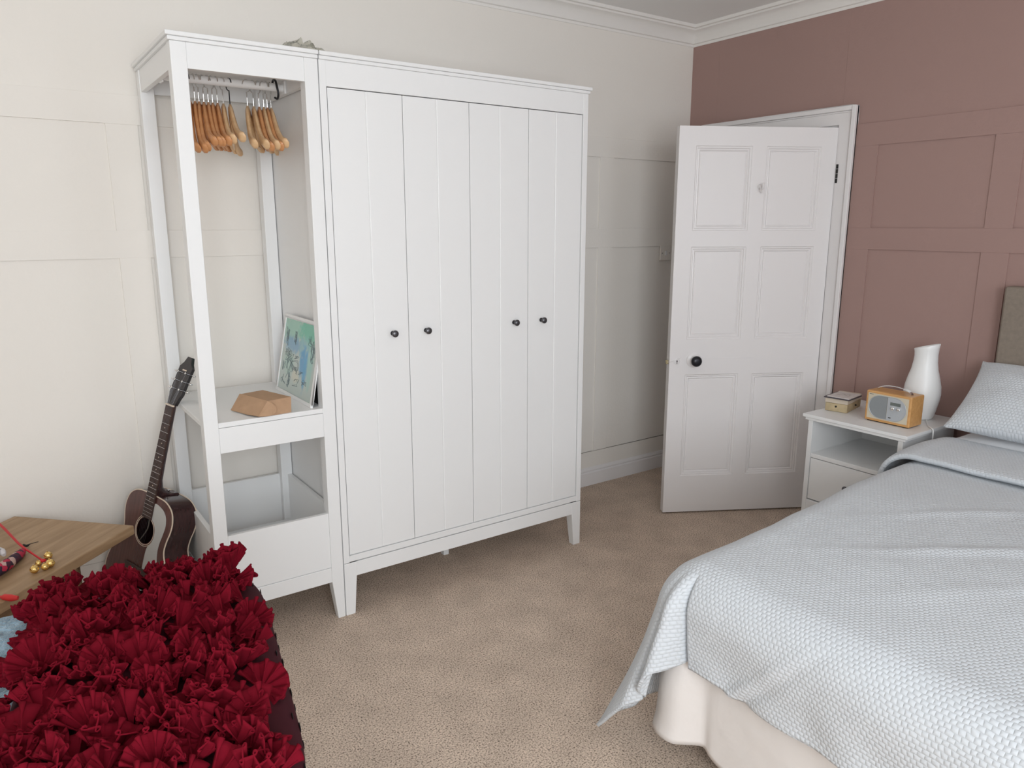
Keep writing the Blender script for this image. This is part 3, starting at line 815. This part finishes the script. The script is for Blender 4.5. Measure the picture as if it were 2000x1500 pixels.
# patterned fabric purse
def purse_mat():
    m = bpy.data.materials.new('floral_fabric'); m.use_nodes = True
    nt = m.node_tree; b = nt.nodes['Principled BSDF']; L = nt.links
    tc = nt.nodes.new('ShaderNodeTexCoord'); v = nt.nodes.new('ShaderNodeTexVoronoi'); v.inputs['Scale'].default_value = 55; L.new(tc.outputs['Object'], v.inputs[0])
    sp = nt.nodes.new('ShaderNodeSeparateColor'); L.new(v.outputs['Color'], sp.inputs[0])
    r = nt.nodes.new('ShaderNodeValToRGB'); r.color_ramp.interpolation = 'CONSTANT'; e = r.color_ramp.elements
    e[0].position = 0; e[0].color = (.03, .012, .03, 1); e[1].position = .32; e[1].color = (.45, .02, .06, 1)
    a = e.new(.62); a.color = (.55, .38, .34, 1); a = e.new(.82); a.color = (.06, .012, .03, 1)
    L.new(sp.outputs[0], r.inputs[0]); L.new(r.outputs[0], b.inputs['Base Color']); b.inputs['Roughness'].default_value = .8
    return m
pu = thing('fabric_purse', 'small floral fabric purse in red, pink and black on the wooden table', 'purse', tuple(onz(5, 1105, BZ)))
pp = [onz(-70, 1160, BZ + .012), onz(-35, 1135, BZ + .020), onz(0, 1112, BZ + .022), onz(20, 1098, BZ + .020), onz(38, 1083, BZ + .014), onz(44, 1077, BZ + .010)]
obj('purse_body', MB().tube(catmull(pp, 5), [.013] * 3 + [.018] * 12 + [.016] * 5 + [.013] * 4 + [.008, .005], 12), purse_mat(), pu, smooth=60)
obj('lining_flap', MB().tube(catmull([onz(-60, 1100, BZ + .02), onz(-25, 1085, BZ + .03), onz(0, 1076, BZ + .028), onz(8, 1084, BZ + .02)], 4), [.016, .02, .02, .019, .018, .017, .016, .014, .012, .011, .010, .008, .006], 10), mat('pale_satin', (.6, .57, .58), .4), pu, smooth=60)
obj('toggle', MB().ball(onz(43, 1081, BZ + .014), .008, 12, (.5, 1, 1.2)), mat('grey_green_glass', (.25, .33, .27), .2), pu, smooth=60)
obj('drawstring_end', MB().tube(catmull([onz(44, 1064, BZ + .012), onz(52, 1066, BZ + .009), onz(60, 1062, BZ + .006), onz(75, 1058, BZ + .003)], 4), [.001] + [.004] * 4 + [.004, .003, .002, .0012, .0012, .001, .001, .001], 8), M_dark, pu, smooth=60)

# ================================================================== OTTOMAN WITH THROW + RUFFLED CUSHION
M_blue = mat('blue_fleece', (.22, .33, .42), .95, spec=.05, vary=(34, .55), bump=(120, .012), sheen=.4)
ot = thing('ottoman', 'tall upholstered ottoman stool under a blue fleece throw and red cushion', 'ottoman', (-1.12, -1.28, 0))
M_oth = mat('grey_upholstery', (.20, .19, .18), .9)
obj('seat_block', MB().box(-1.47, -.86, -1.68, -.74, .12, .605), M_oth, ot, bevel=.03, bseg=4)
for x in (-1.44, -.93):
    for y in (-1.65, -.81): obj('leg', MB().box(x, x + .04, y, y + .04, 0, .125), M_dark, ot, bevel=.003)
def throw(u, v):
    x = -1.56 + .79 * u; y = -1.76 + 1.13 * v
    ex = max(0, -1.48 - x, x + .84); ey = max(0, y + .70, -1.70 - y)
    e = math.hypot(ex, ey)
    z = .648 + .012 * noise.noise(V((x * 6, y * 6, 3))) + .008 * noise.noise(V((x * 15, y * 15, 1)))
    z -= 3.2 * e ** 1.5
    return (x, y, z)
tag(obj('fleece_throw', MB().grid(throw, 70, 90), M_blue, smooth=80, solid=.02), 'fluffy mottled blue fleece throw under the red ruffled cushion', 'throw')

M_fan = mat('dark_red_felt', (.145, .0038, .012), .9, spec=.08, vary=(14, .14))
M_plum = mat('plum_velvet', (.050, .008, .013), .8, spec=.15)
CW, CL = .455, .84
far_c = V((-.780, -.825, .645)); ang = math.radians(-10.5)
cdir = V((math.sin(ang), -math.cos(ang), 0))          # from far edge towards the camera
cxd = V((math.cos(ang), math.sin(ang), 0))
cz_ = far_c + cdir * (CL / 2)
# local y points away from the camera
CM = Matrix(((cxd.x, -cdir.x, 0, cz_.x), (cxd.y, -cdir.y, 0, cz_.y), (0, 0, 1, cz_.z), (0, 0, 0, 1)))
cu = thing('ruffled_cushion', 'large dark red cushion covered in ruffled felt rosettes in the near left corner', 'cushion', mtx=CM)
def ctop(x, y):
    a = max(0, 1 - abs(2 * x / CW) ** 3.5); b_ = max(0, 1 - abs(2 * y / CL) ** 5)
    return .045 + .050 * (a * b_) ** .55
def cush(u, v):
    a = 2 * PI * u; ph = PI * (v - .5)
    sx = abs(math.cos(a)) ** .35 * (1 if math.cos(a) > 0 else -1); sy = abs(math.sin(a)) ** .35 * (1 if math.sin(a) > 0 else -1)
    k = abs(math.cos(ph)) ** .45
    x, y = sx * k * CW / 2, sy * k * CL / 2
    z = .05 + .045 * math.sin(ph) * (1.0)
    return (x, y, z)
b = MB().grid(cush, 72, 24); bmesh.ops.remove_doubles(b.bm, verts=b.bm.verts, dist=1e-5)
obj('cushion_body', b, M_plum, cu, local=True, smooth=80)
rd = random.Random(11); fans = MB(); bm = fans.bm
def fan(cx, cy, out=None, R=None):
    zc = ctop(cx, cy) + .002
    e = .01
    nx = -(ctop(cx + e, cy) - ctop(cx - e, cy)) / (2 * e); ny = -(ctop(cx, cy + e) - ctop(cx, cy - e)) / (2 * e)
    N = V((nx * .4, ny * .4, 1)).normalized()
    N = (N + V((rd.uniform(-.55, .55), rd.uniform(-.55, .55), 0))).normalized()
    if out: N = (N + V((out[0], out[1], 0)) * .8).normalized()
    T = N.orthogonal().normalized(); T = Matrix.Rotation(rd.uniform(0, 2 * PI), 3, N) @ T; B = N.cross(T)
    span = rd.choice((PI * .8, PI * 1.0, PI * 1.3, PI * 1.8)); R = R or rd.uniform(.052, .072)
    cone = math.radians(rd.uniform(14, 55)); n = max(4, int(round(5.4 * span / PI))); ph = rd.uniform(0, 6)
    seg = n * 16; nr = 8; rows = []
    amp = rd.uniform(.009, .0135)
    wob = [rd.uniform(.65, 1.25) for _ in range(n + 3)]; off = [rd.uniform(-.12, .12) for _ in range(n + 3)]
    for j in range(nr + 1):
        t = j / nr; r = .003 + (R - .003) * t; row = []
        for i in range(seg + 1):
            th = span * i / seg; m_ = th / span * n; i0 = int(min(m_, n)); f = m_ - i0
            kk = wob[i0] * (1 - f) + wob[i0 + 1] * f; oo = off[i0] * (1 - f) + off[i0 + 1] * f
            mm = m_ + oo
            w_ = math.sin(2 * PI * mm + ph)
            hgt = r * math.sin(cone) + amp * kk * t * w_
            rr = r * math.cos(cone) - amp * .5 * kk * t * w_ * math.sin(cone)
            # folds lean over into loops near the rim
            tht = th + (.27 * span / n) * t * t * math.sin(4 * PI * mm + 2 * ph)
            p = V((cx, cy, zc)) + T * (rr * math.cos(tht)) + B * (rr * math.sin(tht)) + N * (hgt + .003)
            row.append(bm.verts.new(p))
        rows.append(row)
    for j in range(nr):
        for i in range(seg): bm.faces.new((rows[j][i], rows[j][i + 1], rows[j + 1][i + 1], rows[j + 1][i]))
nxn, nyn = 9, 15
for iy in range(nyn):
    for ix in range(nxn):
        x = -CW / 2 + .020 + (CW - .075) * (ix + (.5 if iy % 2 else 0)) / (nxn - .5) + rd.uniform(-.011, .011)
        y = -CL / 2 + .012 + (CL - .030) * iy / (nyn - 1) + rd.uniform(-.011, .011)
        ox = -.5 if x < -CW / 2 + .03 else (.25 if x > CW / 2 - .06 else 0)
        oy = .5 if y > CL / 2 - .03 else 0
        fan(x, y, (ox, oy) if (ox or oy) else None, .050 if ox > 0 else None)
fan(CW / 2 - .065, CL / 2 - .02, (.2, .7), .075); fan(-CW / 2 + .05, CL / 2 - .02, (-.2, .8), .072); fan(-CW / 2 + .02, CL / 2 - .07, (-1, .2), .065)
obj('ruffles', fans, M_fan, cu, local=True, smooth=80, recalc=False, solid=.0022)
# cut-out leaf pattern on the right side gusset
for k in range(16):
    lp = MB()
    y = -CL / 2 + .05 + k * .052; z0 = .035 + .02 * (k % 2)
    for (dy, dz, r1, r2) in ((0, 0, .012, .007), (.014, .014, .009, .006), (-.012, -.013, .010, .006)):
        yy, zz = y + dy, z0 + dz
        ph = math.asin(max(-1, min(1, (zz - .05) / .045))); kq = abs(math.cos(ph)) ** .45
        if abs(yy) > kq * CL / 2 * .985: continue
        sa = (abs(yy) / (kq * CL / 2)) ** (1 / .35); xx = CW / 2 * kq * math.sqrt(1 - sa * sa) ** .35 + .0004
        lp.ball((xx, yy, zz), 1, 10, (.0012, r1, r2))
    if len(lp.bm.verts): obj('leaf_patch', lp, M_dark, cu, local=True, smooth=60)

# ================================================================== BED
M_duv = waffle('pale_blue_waffle_cotton', (.66, .70, .74), .0118, .0017, .92)
M_sheet = mat('white_cotton', (.80, .81, .83), .85, spec=.15, bump=(25, .002))
M_val = mat('blush_white_cotton', (.78, .745, .72), .85, spec=.15, bump=(12, .004))
bed = thing('bed', 'double divan bed with cream base and taupe headboard against the pink wall', 'bed', (1.5, -2.0, 0))
BX0, BX1, BY0, BY1 = .52, 2.47, -2.75, -1.30
obj('divan_base', MB().box(BX0 + .01, BX1, BY0, BY1 - .01, .05, .32), mat('cream_ticking', (.66, .56, .44), .8), bed, bevel=.015)
obj('mattress', MB().box(BX0, BX1, BY0, BY1, .325, .545), M_sheet, bed, bevel=.04, bseg=4)
for x in (BX0 + .06, BX1 - .1):
    for y in (BY0 + .08, BY1 - .08):
        obj('castor', MB().lathe([(.004, 0), (.022, .001), (.025, .01), (.025, .04), (.02, .05)], 16, (x, y, 0)), M_dark, bed, smooth=40)
M_taupe = mat('taupe_linen', (.255, .215, .178), .9, spec=.1, bump=(260, .0008), vary=(60, .07))
obj('headboard', MB().box(2.468, 2.538, BY0 - .02, -1.225, .28, 1.278), M_taupe, bed, bevel=.012, bseg=4)

# valance
def val_path(s):
    """s in metres along the foot edge from near side (s=0) to corner, then far side"""
    fx, fy, r = .500, -1.285, .05
    L1 = (fy - r) - (-2.72)
    if s < L1: return V((fx, -2.72 + s, 0)), V((-1, 0, 0))
    s2 = s - L1; La = r * PI / 2
    if s2 < La:
        a = s2 / r; n_ = V((-math.cos(a), math.sin(a), 0)); return V((fx + r, fy - r, 0)) + n_ * r, n_
    return V((fx + r + (s2 - La), fy, 0)), V((0, 1, 0))
VL = 1.385 + .0785 + 1.85
def valf(u, v):
    s = u * VL; p, n_ = val_path(s); k = v
    corner = math.exp(-((s - 1.42) / .06) ** 2)
    off = .006 + .010 * k + .004 * k * math.sin(s * 19) + .006 * k * noise.noise(V((s * 6, 0, 0))) * 2
    off += corner * (.030 + .045 * k + .010 * math.sin(k * 5))
    off -= .016 * k * math.exp(-((s - 1.325) / .022) ** 2)
    zz = .36 - (.308 + .012 * math.sin(s * 7 + .6) * (1 if s < 1.3 else .4) - .02 * corner - .02 * math.exp(-((s - 1.33) / .05) ** 2)) * k
    q = p + n_ * off; return (q.x, q.y, zz)
tag(obj('bed_valance', MB().grid(valf, 400, 20), M_val, smooth=80, solid=.002), 'blush white fabric valance hanging around the divan base at the foot of the bed', 'valance')

# duvet
RB = .125
EX, EY = .428, -1.222       # outer vertical planes at foot and far side
def side_y(x):
    t = max(0, min(1, (x - EX - RB) / 1.3)); return EY + .070 * t * t * (3 - 2 * t) + .015 * t
LF = 1.53 - .10              # foot length
Rc = .125
def dpath(s):
    """returns edge point on outer vertical plane, outward normal, corner coordinate (0..1 within the corner)"""
    yc = EY - Rc
    if s < 0: return V((EX, yc + s, 0)), V((-1, 0, 0))
    La = Rc * PI / 2 * 1.0
    if s < La:
        a = s / Rc; n_ = V((-math.cos(a), math.sin(a), 0)); return V((EX + Rc, yc, 0)) + n_ * Rc, n_
    x = EX + Rc + (s - La)
    n_ = V((0, 1, 0))
    return V((x, side_y(x), 0)), n_
LA = Rc * PI / 2
def ztop(x, y):
    z = .602 + .022 * max(0, min(1, (x - .5) / 1.3))
    z += .010 * noise.noise(V((x * 2.1, y * 2.1, .3))) + .004 * noise.noise(V((x * 6, y * 6, 4)))
    # soft ridges across the bed
    for (x0, y0, dx, dy, a, w_) in ((.95, -1.55, .55, -.45, .010, .022), (1.25, -1.45, .5, -.35, .006, .02), (.80, -1.75, .6, -.4, .004, .03)):
        L_ = math.hypot(dx, dy); tx, ty = dx / L_, dy / L_; px_, py_ = x - x0, y - y0
        al = px_ * tx + py_ * ty; ac = -px_ * ty + py_ * tx
        if -.3 < al < L_ + .3: z += a * math.exp(-(ac / w_) ** 2) * math.exp(-((al - L_ / 2) / (L_ * .5)) ** 2)
    return z
def drop_len(s):
    c = s / LA
    if s < 0: return .196 + .004 * math.sin(s * 17)
    if c < .12: return .185 + .02 * c / .12
    if c < .55: return .205 + .285 * (c - .12) / .43
    if c < 1.0:
        t = abs(c - .55) / .45
        return .49 - .10 * min(1, t)
    t = min(1, (s - LA) / .25)
    return .40 - .02 * t
def dpt(s, r):
    """r in 0..1: 0 centre of the bed, ru edge of the flat, 1 hem. returns pos, uv"""
    e, n_ = dpath(s)
    inner = e - n_ * RB
    if s <= 0: q = V((1.93, e.y, 0))
    elif s >= LA: q = V((e.x, EY - RB, 0)); inner = V((e.x, side_y(e.x) - RB, 0))
    else: inner = V((EX + RB, EY - RB, 0)); q = inner
    if r <= .5:
        t = r / .5; p = q.lerp(inner, t); return V((p.x, p.y, ztop(p.x, p.y))), (p.x, p.y)
    rr = (r - .5) / .5; arc = RB * PI / 2; L_ = drop_len(s); tot = arc + L_ - RB * .3; d = rr * tot
    zt = ztop(inner.x, inner.y)
    if d < arc:
        a = d / RB; off = RB * math.sin(a); dz = RB * (1 - math.cos(a))
    else: off = RB; dz = RB + (d - arc)
    h_ = max(0, (d - arc * .35) / (tot - arc * .35))
    c = s / LA
    f_ = 0
    if 0 <= c <= 1.0: f_ += .19 * max(0, 1 - abs(c - .55) / .50) ** .9 * h_ ** 1.6
    f_ += .050 * math.exp(-((c - .13) / .09) ** 2) * h_ ** .8                         # puff beside the crease
    f_ -= .060 * math.exp(-((c + .035) / .035) ** 2) * h_ ** .8                        # deep crease
    f_ -= .040 * math.exp(-((c - .29) / .035) ** 2) * h_                              # second groove
    f_ -= .020 * math.exp(-((c - .75) / .06) ** 2) * h_
    f_ += .006 * h_ * math.sin(s * 9 + .5) * (1 if s < -.05 else 0)
    f_ += .011 * h_ ** 1.5 * math.exp(-((s + .16 + .25 * (1 - h_)) / .018) ** 2) - .008 * h_ * math.exp(-((s + .20 + .25 * (1 - h_)) / .02) ** 2)
    f_ -= .022 * h_ * (1 if c <= 0 else max(0, 1 - c / .3))
    f_ += .012 * h_ * noise.noise(V((s * 9, d * 9, 5)))
    f_ += .035 * h_ * math.sin(max(0, s - LA) * 14) * (1 if s > LA else 0)
    p = inner + n_ * (off + f_)
    z = zt - dz
    uvp = inner + n_ * d
    return V((p.x, p.y, z)), (uvp.x, uvp.y)
duv = thing('duvet', 'pale blue-grey waffle textured duvet draped over the bed', 'duvet', (1.4, -2.0, .6))
NK = 60
b = MB()
SA = lambda u: -1.39 * (1 - u) ** 1.3
b.grid(lambda u, v: dpt(SA(u), v)[0], 260, 2 * NK, uv=lambda u, v: dpt(SA(u), v)[1])
b.grid(lambda u, v: dpt(LA * u, .5 + v / 2)[0], 150, NK, uv=lambda u, v: dpt(LA * u, .5 + v / 2)[1])
b.grid(lambda u, v: dpt(LA + u * (1.93 - EX - RB), v)[0], NK, 2 * NK, uv=lambda u, v: dpt(LA + u * (1.93 - EX - RB), v)[1])
bmesh.ops.remove_doubles(b.bm, verts=b.bm.verts, dist=1e-4)
o_ = obj('duvet_cover', b, M_duv, duv, smooth=80, recalc=True, solid=.010)
# turned-back band
def band(u, v):
    """u along width from near to far side and over the edge; v from front hem to head side"""
    yl = -2.75; ye = side_y(1.9) - RB * .9; Lflat = ye - yl; arc = RB * PI / 2; tot = Lflat + arc + .10; d = u * tot
    xx = 1.845 + .42 * v + .012 * noise.noise(V((d * 3, v, 8)))
    if d < Lflat: y = yl + d; dz = 0
    elif d < Lflat + arc: a = (d - Lflat) / RB; y = ye + RB * math.sin(a); dz = RB * (1 - math.cos(a))
    else: y = ye + RB + .0; dz = RB + (d - Lflat - arc)
    t = .024 + .016 * math.sin(PI * v) ** .5 - .016 * max(0, v - .85) / .15
    z = ztop(1.9, y) + t - dz + .004 * noise.noise(V((d * 5, v * 3, 2)))
    if d > Lflat: y += t * .6
    return (xx, y, z - .018 * (v > .999) + .0 * v)
b = MB().grid(band, 180, 40, uv=lambda u, v: (1.845 + .42 * v + .007, u * 1.9)); o_ = obj('turned_back_edge', b, M_duv, duv, smooth=80, recalc=False, solid=.018)

# undersheet visible between duvet and pillow
def under(u, v):
    x = 2.05 + .40 * u; y = -2.76 + 1.555 * v
    e = max(0, y + 1.29) / .09
    return (x, y, .612 + .012 * math.sin(PI * v) - .11 * e * e + .004 * noise.noise(V((x * 5, y * 5, 0))))
tag(obj('bed_sheet', MB().grid(under, 40, 90), M_sheet, smooth=80, solid=.004), 'white cotton sheet showing between the duvet fold and the pillow', 'bed sheet')

# pillows
def pillow(name, label, origin, wid, hei, thick, tiltd, m_, yaw=0, seed=1):
    o = thing(name, label, 'pillow', mtx=Matrix.Translation(V(origin)) @ Matrix.Rotation(yaw, 4, 'Z') @ Matrix.Rotation(-(PI / 2 - tiltd), 4, 'Y') if False else Matrix.Translation(V(origin)) @ Matrix.Rotation(yaw, 4, 'Z') @ Matrix.Rotation(-tiltd, 4, 'Y'))
    # local x = up the pillow, y = width, z = outward
    def side(sgn):
        def fn(u, v):
            a, c_ = 2 * u - 1, 2 * v - 1
            k = (max(0, 1 - abs(a) ** 2.6) * max(0, 1 - abs(c_) ** 2.6)) ** .55
            pin = 1 - .05 * (1 - abs(a) ** 2) * abs(c_) ** 3 
            pin2 = 1 - .06 * (1 - abs(c_) ** 2) * abs(a) ** 3
            return (a * hei / 2 * pin2 + hei / 2, c_ * wid / 2 * pin, sgn * thick / 2 * k * (1 + .12 * noise.noise(V((u * 4 + seed, v * 4, sgn)))))
        return fn
    b = MB()
    for sg in (1, -1): b.grid(side(sg), 40, 60, uv=lambda u, v: (u * hei, v * wid))
    bmesh.ops.remove_doubles(b.bm, verts=b.bm.verts, dist=1e-5)
    obj('pillowcase', b, m_, o, local=True, smooth=80)
    return o
pillow('pillow', 'pale blue-grey waffle pillow leaning against the taupe headboard', (2.175, -1.55, .705), .74, .385, .17, math.radians(40), M_duv, seed=1)
pillow('pillow', 'flat white pillow whose edge shows beneath the front waffle pillow', (2.235, -1.575, .648), .76, .23, .075, math.radians(2), M_sheet, seed=9)

# ================================================================== NIGHTSTAND
ns = thing('nightstand', 'white bedside cabinet with open compartment and drawer under the radio', 'bedside table', (2.29, -.86, 0))
NX0, NX1, NY0, NY1 = 2.062, 2.512, -1.083, -.638
c = MB(); c.box(2.056, 2.524, -1.094, -.624, .636, .650).box(2.048, 2.53, -1.104, -.614, .650, .665)
obj('top_board', c, M_white, ns, bevel=.002)
for y in (NY0, NY1 - .022): obj('side_panel', MB().box(NX0, NX1, y, y + .022, .16, .636), M_white, ns, bevel=.0015)
obj('back_panel', MB().box(NX1 - .012, NX1 - .004, NY0 + .02, NY1 - .02, .2, .636), M_white, ns)
obj('shelf', MB().box(NX0 + .004, NX1 - .012, NY0 + .022, NY1 - .022, .458, .478), M_white, ns, bevel=.0015)
dr = obj('drawer', MB().box(NX0 + .004, NX0 + .022, NY0 + .0245, NY1 - .0245, .255, .455).box(NX0 + .022, NX1 - .04, NY0 + .03, NY1 - .03, .27, .42), M_white, ns, bevel=.0012)
k = MB().lathe([(.0045, .004), (.0045, -.010), (.0055, -.014), (.0105, -.018), (.0135, -.023), (.0135, -.027), (.010, -.031), (0.0, -.032)], 24, (NX0 + .002, -.860, .362), 'x')
o_ = obj('knob', k, M_knob, dr, smooth=50); o_['label'] = 'small dark pewter knob'
obj('base_rail', MB().box(NX0, NX0 + .02, NY0 + .022, NY1 - .022, .17, .2495).box(NX0 + .02, NX1, NY0 + .022, NY1 - .022, .20, .215), M_white, ns, bevel=.0015)
for (x0, x1, tx) in ((NX0, NX0 + .045, -1), (NX1 - .045, NX1, 1)):
    for (y0, y1, ty) in ((NY0, NY0 + .045, -1), (NY1 - .045, NY1, 1)):
        c = MB(); leg(c, x0, x1, y0, y1, .16, tx, ty); obj('leg', c, M_white, ns, bevel=.002)

# radio
NT = .665
M_oakr = wood('honey_oak', (.56, .29, .10), (.68, .38, .15), 8, (8, 1, 8), .4, .2)
M_silver = mat('silver_plastic', (.50, .53, .56), .4, metal=.3)
rdo = thing('radio', 'honey oak cased radio with silver oval speaker face on the bedside cabinet', 'radio', (2.215, -.945, NT))
RX0, RX1, RY0, RY1, RZ0, RZ1 = 2.167, 2.275, -1.048, -.845, NT + .004, NT + .140
obj('case', MB().box(RX0, RX1, RY0, RY1, RZ0, RZ1), M_oakr, rdo, bevel=.006, bseg=3)
obj('foot_strip', MB().box(RX0 + .01, RX1 - .01, RY0 + .01, RY1 - .01, NT + .0002, NT + .005), M_dark, rdo)
FX = RX0 - .0012
fp = obj('front_panel', MB().box(FX, RX0 + .003, RY0 + .011, RY1 - .011, RZ0 + .012, RZ1 - .010), mat('cream_plastic', (.62, .56, .44), .4), rdo, bevel=.0006)
def stadium(y0, y1, z0, z1, n=14):
    r = (z1 - z0) / 2; pts = []
    for k in range(n + 1): a = -PI / 2 + PI * k / n; pts.append((y1 - r + r * math.cos(a), (z0 + z1) / 2 + r * math.sin(a)))
    for k in range(n + 1): a = PI / 2 + PI * k / n; pts.append((y0 + r + r * math.cos(a), (z0 + z1) / 2 + r * math.sin(a)))
    return pts
OY0, OY1, OZ0, OZ1 = RY0 + .018, RY1 - .018, RZ0 + .018, RZ1 - .016
sp_ = [(y, z) for y, z in stadium(OY0, OY1, OZ0, OZ1)]
ym = (OY0 + OY1) / 2 + .002
left = [(max(y, ym), z) for y, z in sp_]; right = [(min(y, ym - .002), z) for y, z in sp_]
def dedup(p):
    o = []
    for q in p:
        if not o or abs(q[0] - o[-1][0]) + abs(q[1] - o[-1][1]) > 1e-5: o.append(q)
    return o
obj('speaker_grille', MB().prism([(FX - .001, y, z) for y, z in dedup(left)], (.003, 0, 0)), mat('grille_grey', (.27, .29, .30), .6, bump=(900, .0006)), rdo)
obj('control_panel', MB().prism([(FX - .002, y, z) for y, z in dedup(right)], (.003, 0, 0)), M_silver, rdo)
o_ = obj('silver_rim', MB().tube([(FX - .0015, y, z) for y, z in sp_], .0016, 6, closed=True), M_silver, rdo, smooth=60)
obj('display', MB().box(FX - .003, FX, ym - .060, ym - .014, OZ1 - .034, OZ1 - .020), mat('lcd', (.14, .16, .15), .2), rdo, bevel=.0008)
for (yy, r_) in ((ym - .028, .0085), (ym - .054, .0075)):
    obj('dial', MB().lathe([(r_, .001), (r_ * .95, -.008), (r_ * .7, -.0095), (0, -.0095)], 20, (FX - .002, yy, OZ1 - .047), 'x'), M_chrome, rdo, smooth=40)
bt = MB()
for r_ in range(2):
    for k in range(4): bt.lathe([(.0022, .0), (.002, -.0015), (0, -.0016)], 8, (FX - .002, ym - .020 - .011 * k, OZ1 - .066 - .012 * r_), 'x')
obj('buttons', bt, M_silver, rdo)
obj('port', MB().box(FX - .0025, FX - .001, ym - .022, ym - .011, OZ0 + .010, OZ0 + .0135), M_dark, rdo)
obj('name_badge', MB().box(FX - .0005, FX + .001, RY1 - .034, RY1 - .016, RZ1 - .0155, RZ1 - .0135), M_knob, rdo)
hpts = [(RX0 + .052, -.945 + .078 * math.cos(a), RZ1 - .004 + .030 * math.sin(a)) for a in [PI * k / 20 for k in range(21)]]
b = MB()
hr = []
for i, p in enumerate(hpts):
    hr.append([b.bm.verts.new(V((p[0] + dx, p[1] + 0, p[2] + dz))) for dx, dz in ((-.009, -.0015), (.009, -.0015), (.009, .0015), (-.009, .0015))])
for r0, r1 in zip(hr, hr[1:]):
    for k in range(4): b.bm.faces.new((r0[k], r0[(k + 1) % 4], r1[(k + 1) % 4], r1[k]))
obj('carry_handle', b, M_chrome, rdo, smooth=40)
obj('power_lead', MB().tube(catmull([(RX1 - .005, -.90, NT + .03), (RX1 + .02, -.90, NT + .012), (RX1 + .05, -.88, NT + .004), (2.45, -.87, NT + .004)], 6), .0025, 8), mat('black_rubber', (.03, .03, .03), .5), rdo, smooth=60)

# keepsake box with lid
M_pine = mat('aged_pine', (.46, .37, .23), .7, vary=(18, .25), spec=.2)
M_pale = mat('pale_card', (.62, .54, .44), .75)
k0 = V((2.1835, -.640, NT)); ky = (V((2.205, -.738, NT)) - k0); kyl = ky.length; ky.normalize(); kx = V((-ky.y, ky.x, 0)); kx = kx if kx.x > 0 else -kx
KM = Matrix(((kx.x, ky.x, 0, k0.x), (kx.y, ky.y, 0, k0.y), (0, 0, 1, k0.z), (0, 0, 0, 1)))
kb = thing('keepsake_box', 'small pale wooden box with lid on the left of the bedside cabinet', 'box', mtx=KM)
obj('box_body', MB().box(0, .19, 0, kyl, .001, .040), M_pine, kb, bevel=.002, local=True)
obj('lid', MB().box(-.002, .192, -.002, kyl + .002, .041, .064), M_pale, kb, bevel=.002, local=True)
b = MB().ball((-.003, kyl * .5, .026), .0045, 8); b.ball((.11, kyl + .003, .022), .0045, 8); obj('clasp', b, M_dark, kb, local=True)
# notebook on the box, turned slightly
KM2 = KM @ Matrix.Translation(V((-.012, -.006, .0645))) @ Matrix.Rotation(math.radians(4), 4, 'Z')
nb = thing('disc_case', 'thin pale cd case with dark edge lying on the small wooden box', 'cd case', mtx=KM2)
obj('case_tray', MB().box(0, .142, 0, .120, 0, .006), mat('dark_edge', (.07, .06, .07), .4), nb, bevel=.001, local=True)
obj('cover_sheet', MB().box(.003, .139, .014, .118, .0062, .0100), mat('cover_paper', (.66, .62, .60), .4, vary=(45, .12)), nb, bevel=.0008, local=True)
obj('cover_drawing', MB().tube(catmull([(.05, .04, .0101), (.09, .05, .0101), (.10, .08, .0101), (.06, .09, .0101), (.08, .06, .0101)], 6), .0008, 4), M_taupe, nb, local=True)

# vase lamp
lm = thing('table_lamp', 'white frosted glass vase-shaped table lamp behind the radio', 'lamp', (2.41, -.970, NT))
pr = [(.050, .0005), (.056, .01), (.064, .04), (.073, .085), (.0765, .115), (.074, .150), (.065, .19), (.055, .225), (.0495, .26), (.0475, .29), (.049, .315), (.052, .330), (.0505, .332), (.0465, .325), (.045, .29)]
def sl(h, a): return (.014 * math.sin(a + PI * .95) * max(0, (h - .26) / .07) ** 1.5 if h > .26 else 0)
obj('glass_shade', MB().lathe(pr, 48, (2.41, -.970, NT), slant=sl), mat('frosted_white_glass', (.86, .87, .87), .35, spec=.5), lm, smooth=60)
obj('cable', MB().tube(catmull([(2.375, -1.02, NT + .004), (2.33, -1.045, NT + .004), (2.28, -1.075, NT + .004), (2.255, -1.100, NT + .004), (2.25, -1.111, NT - .006), (2.25, -1.113, NT - .06), (2.25, -1.111, .45), (2.25, -1.106, .2)], 8), .003, 8), M_white, lm, smooth=60)
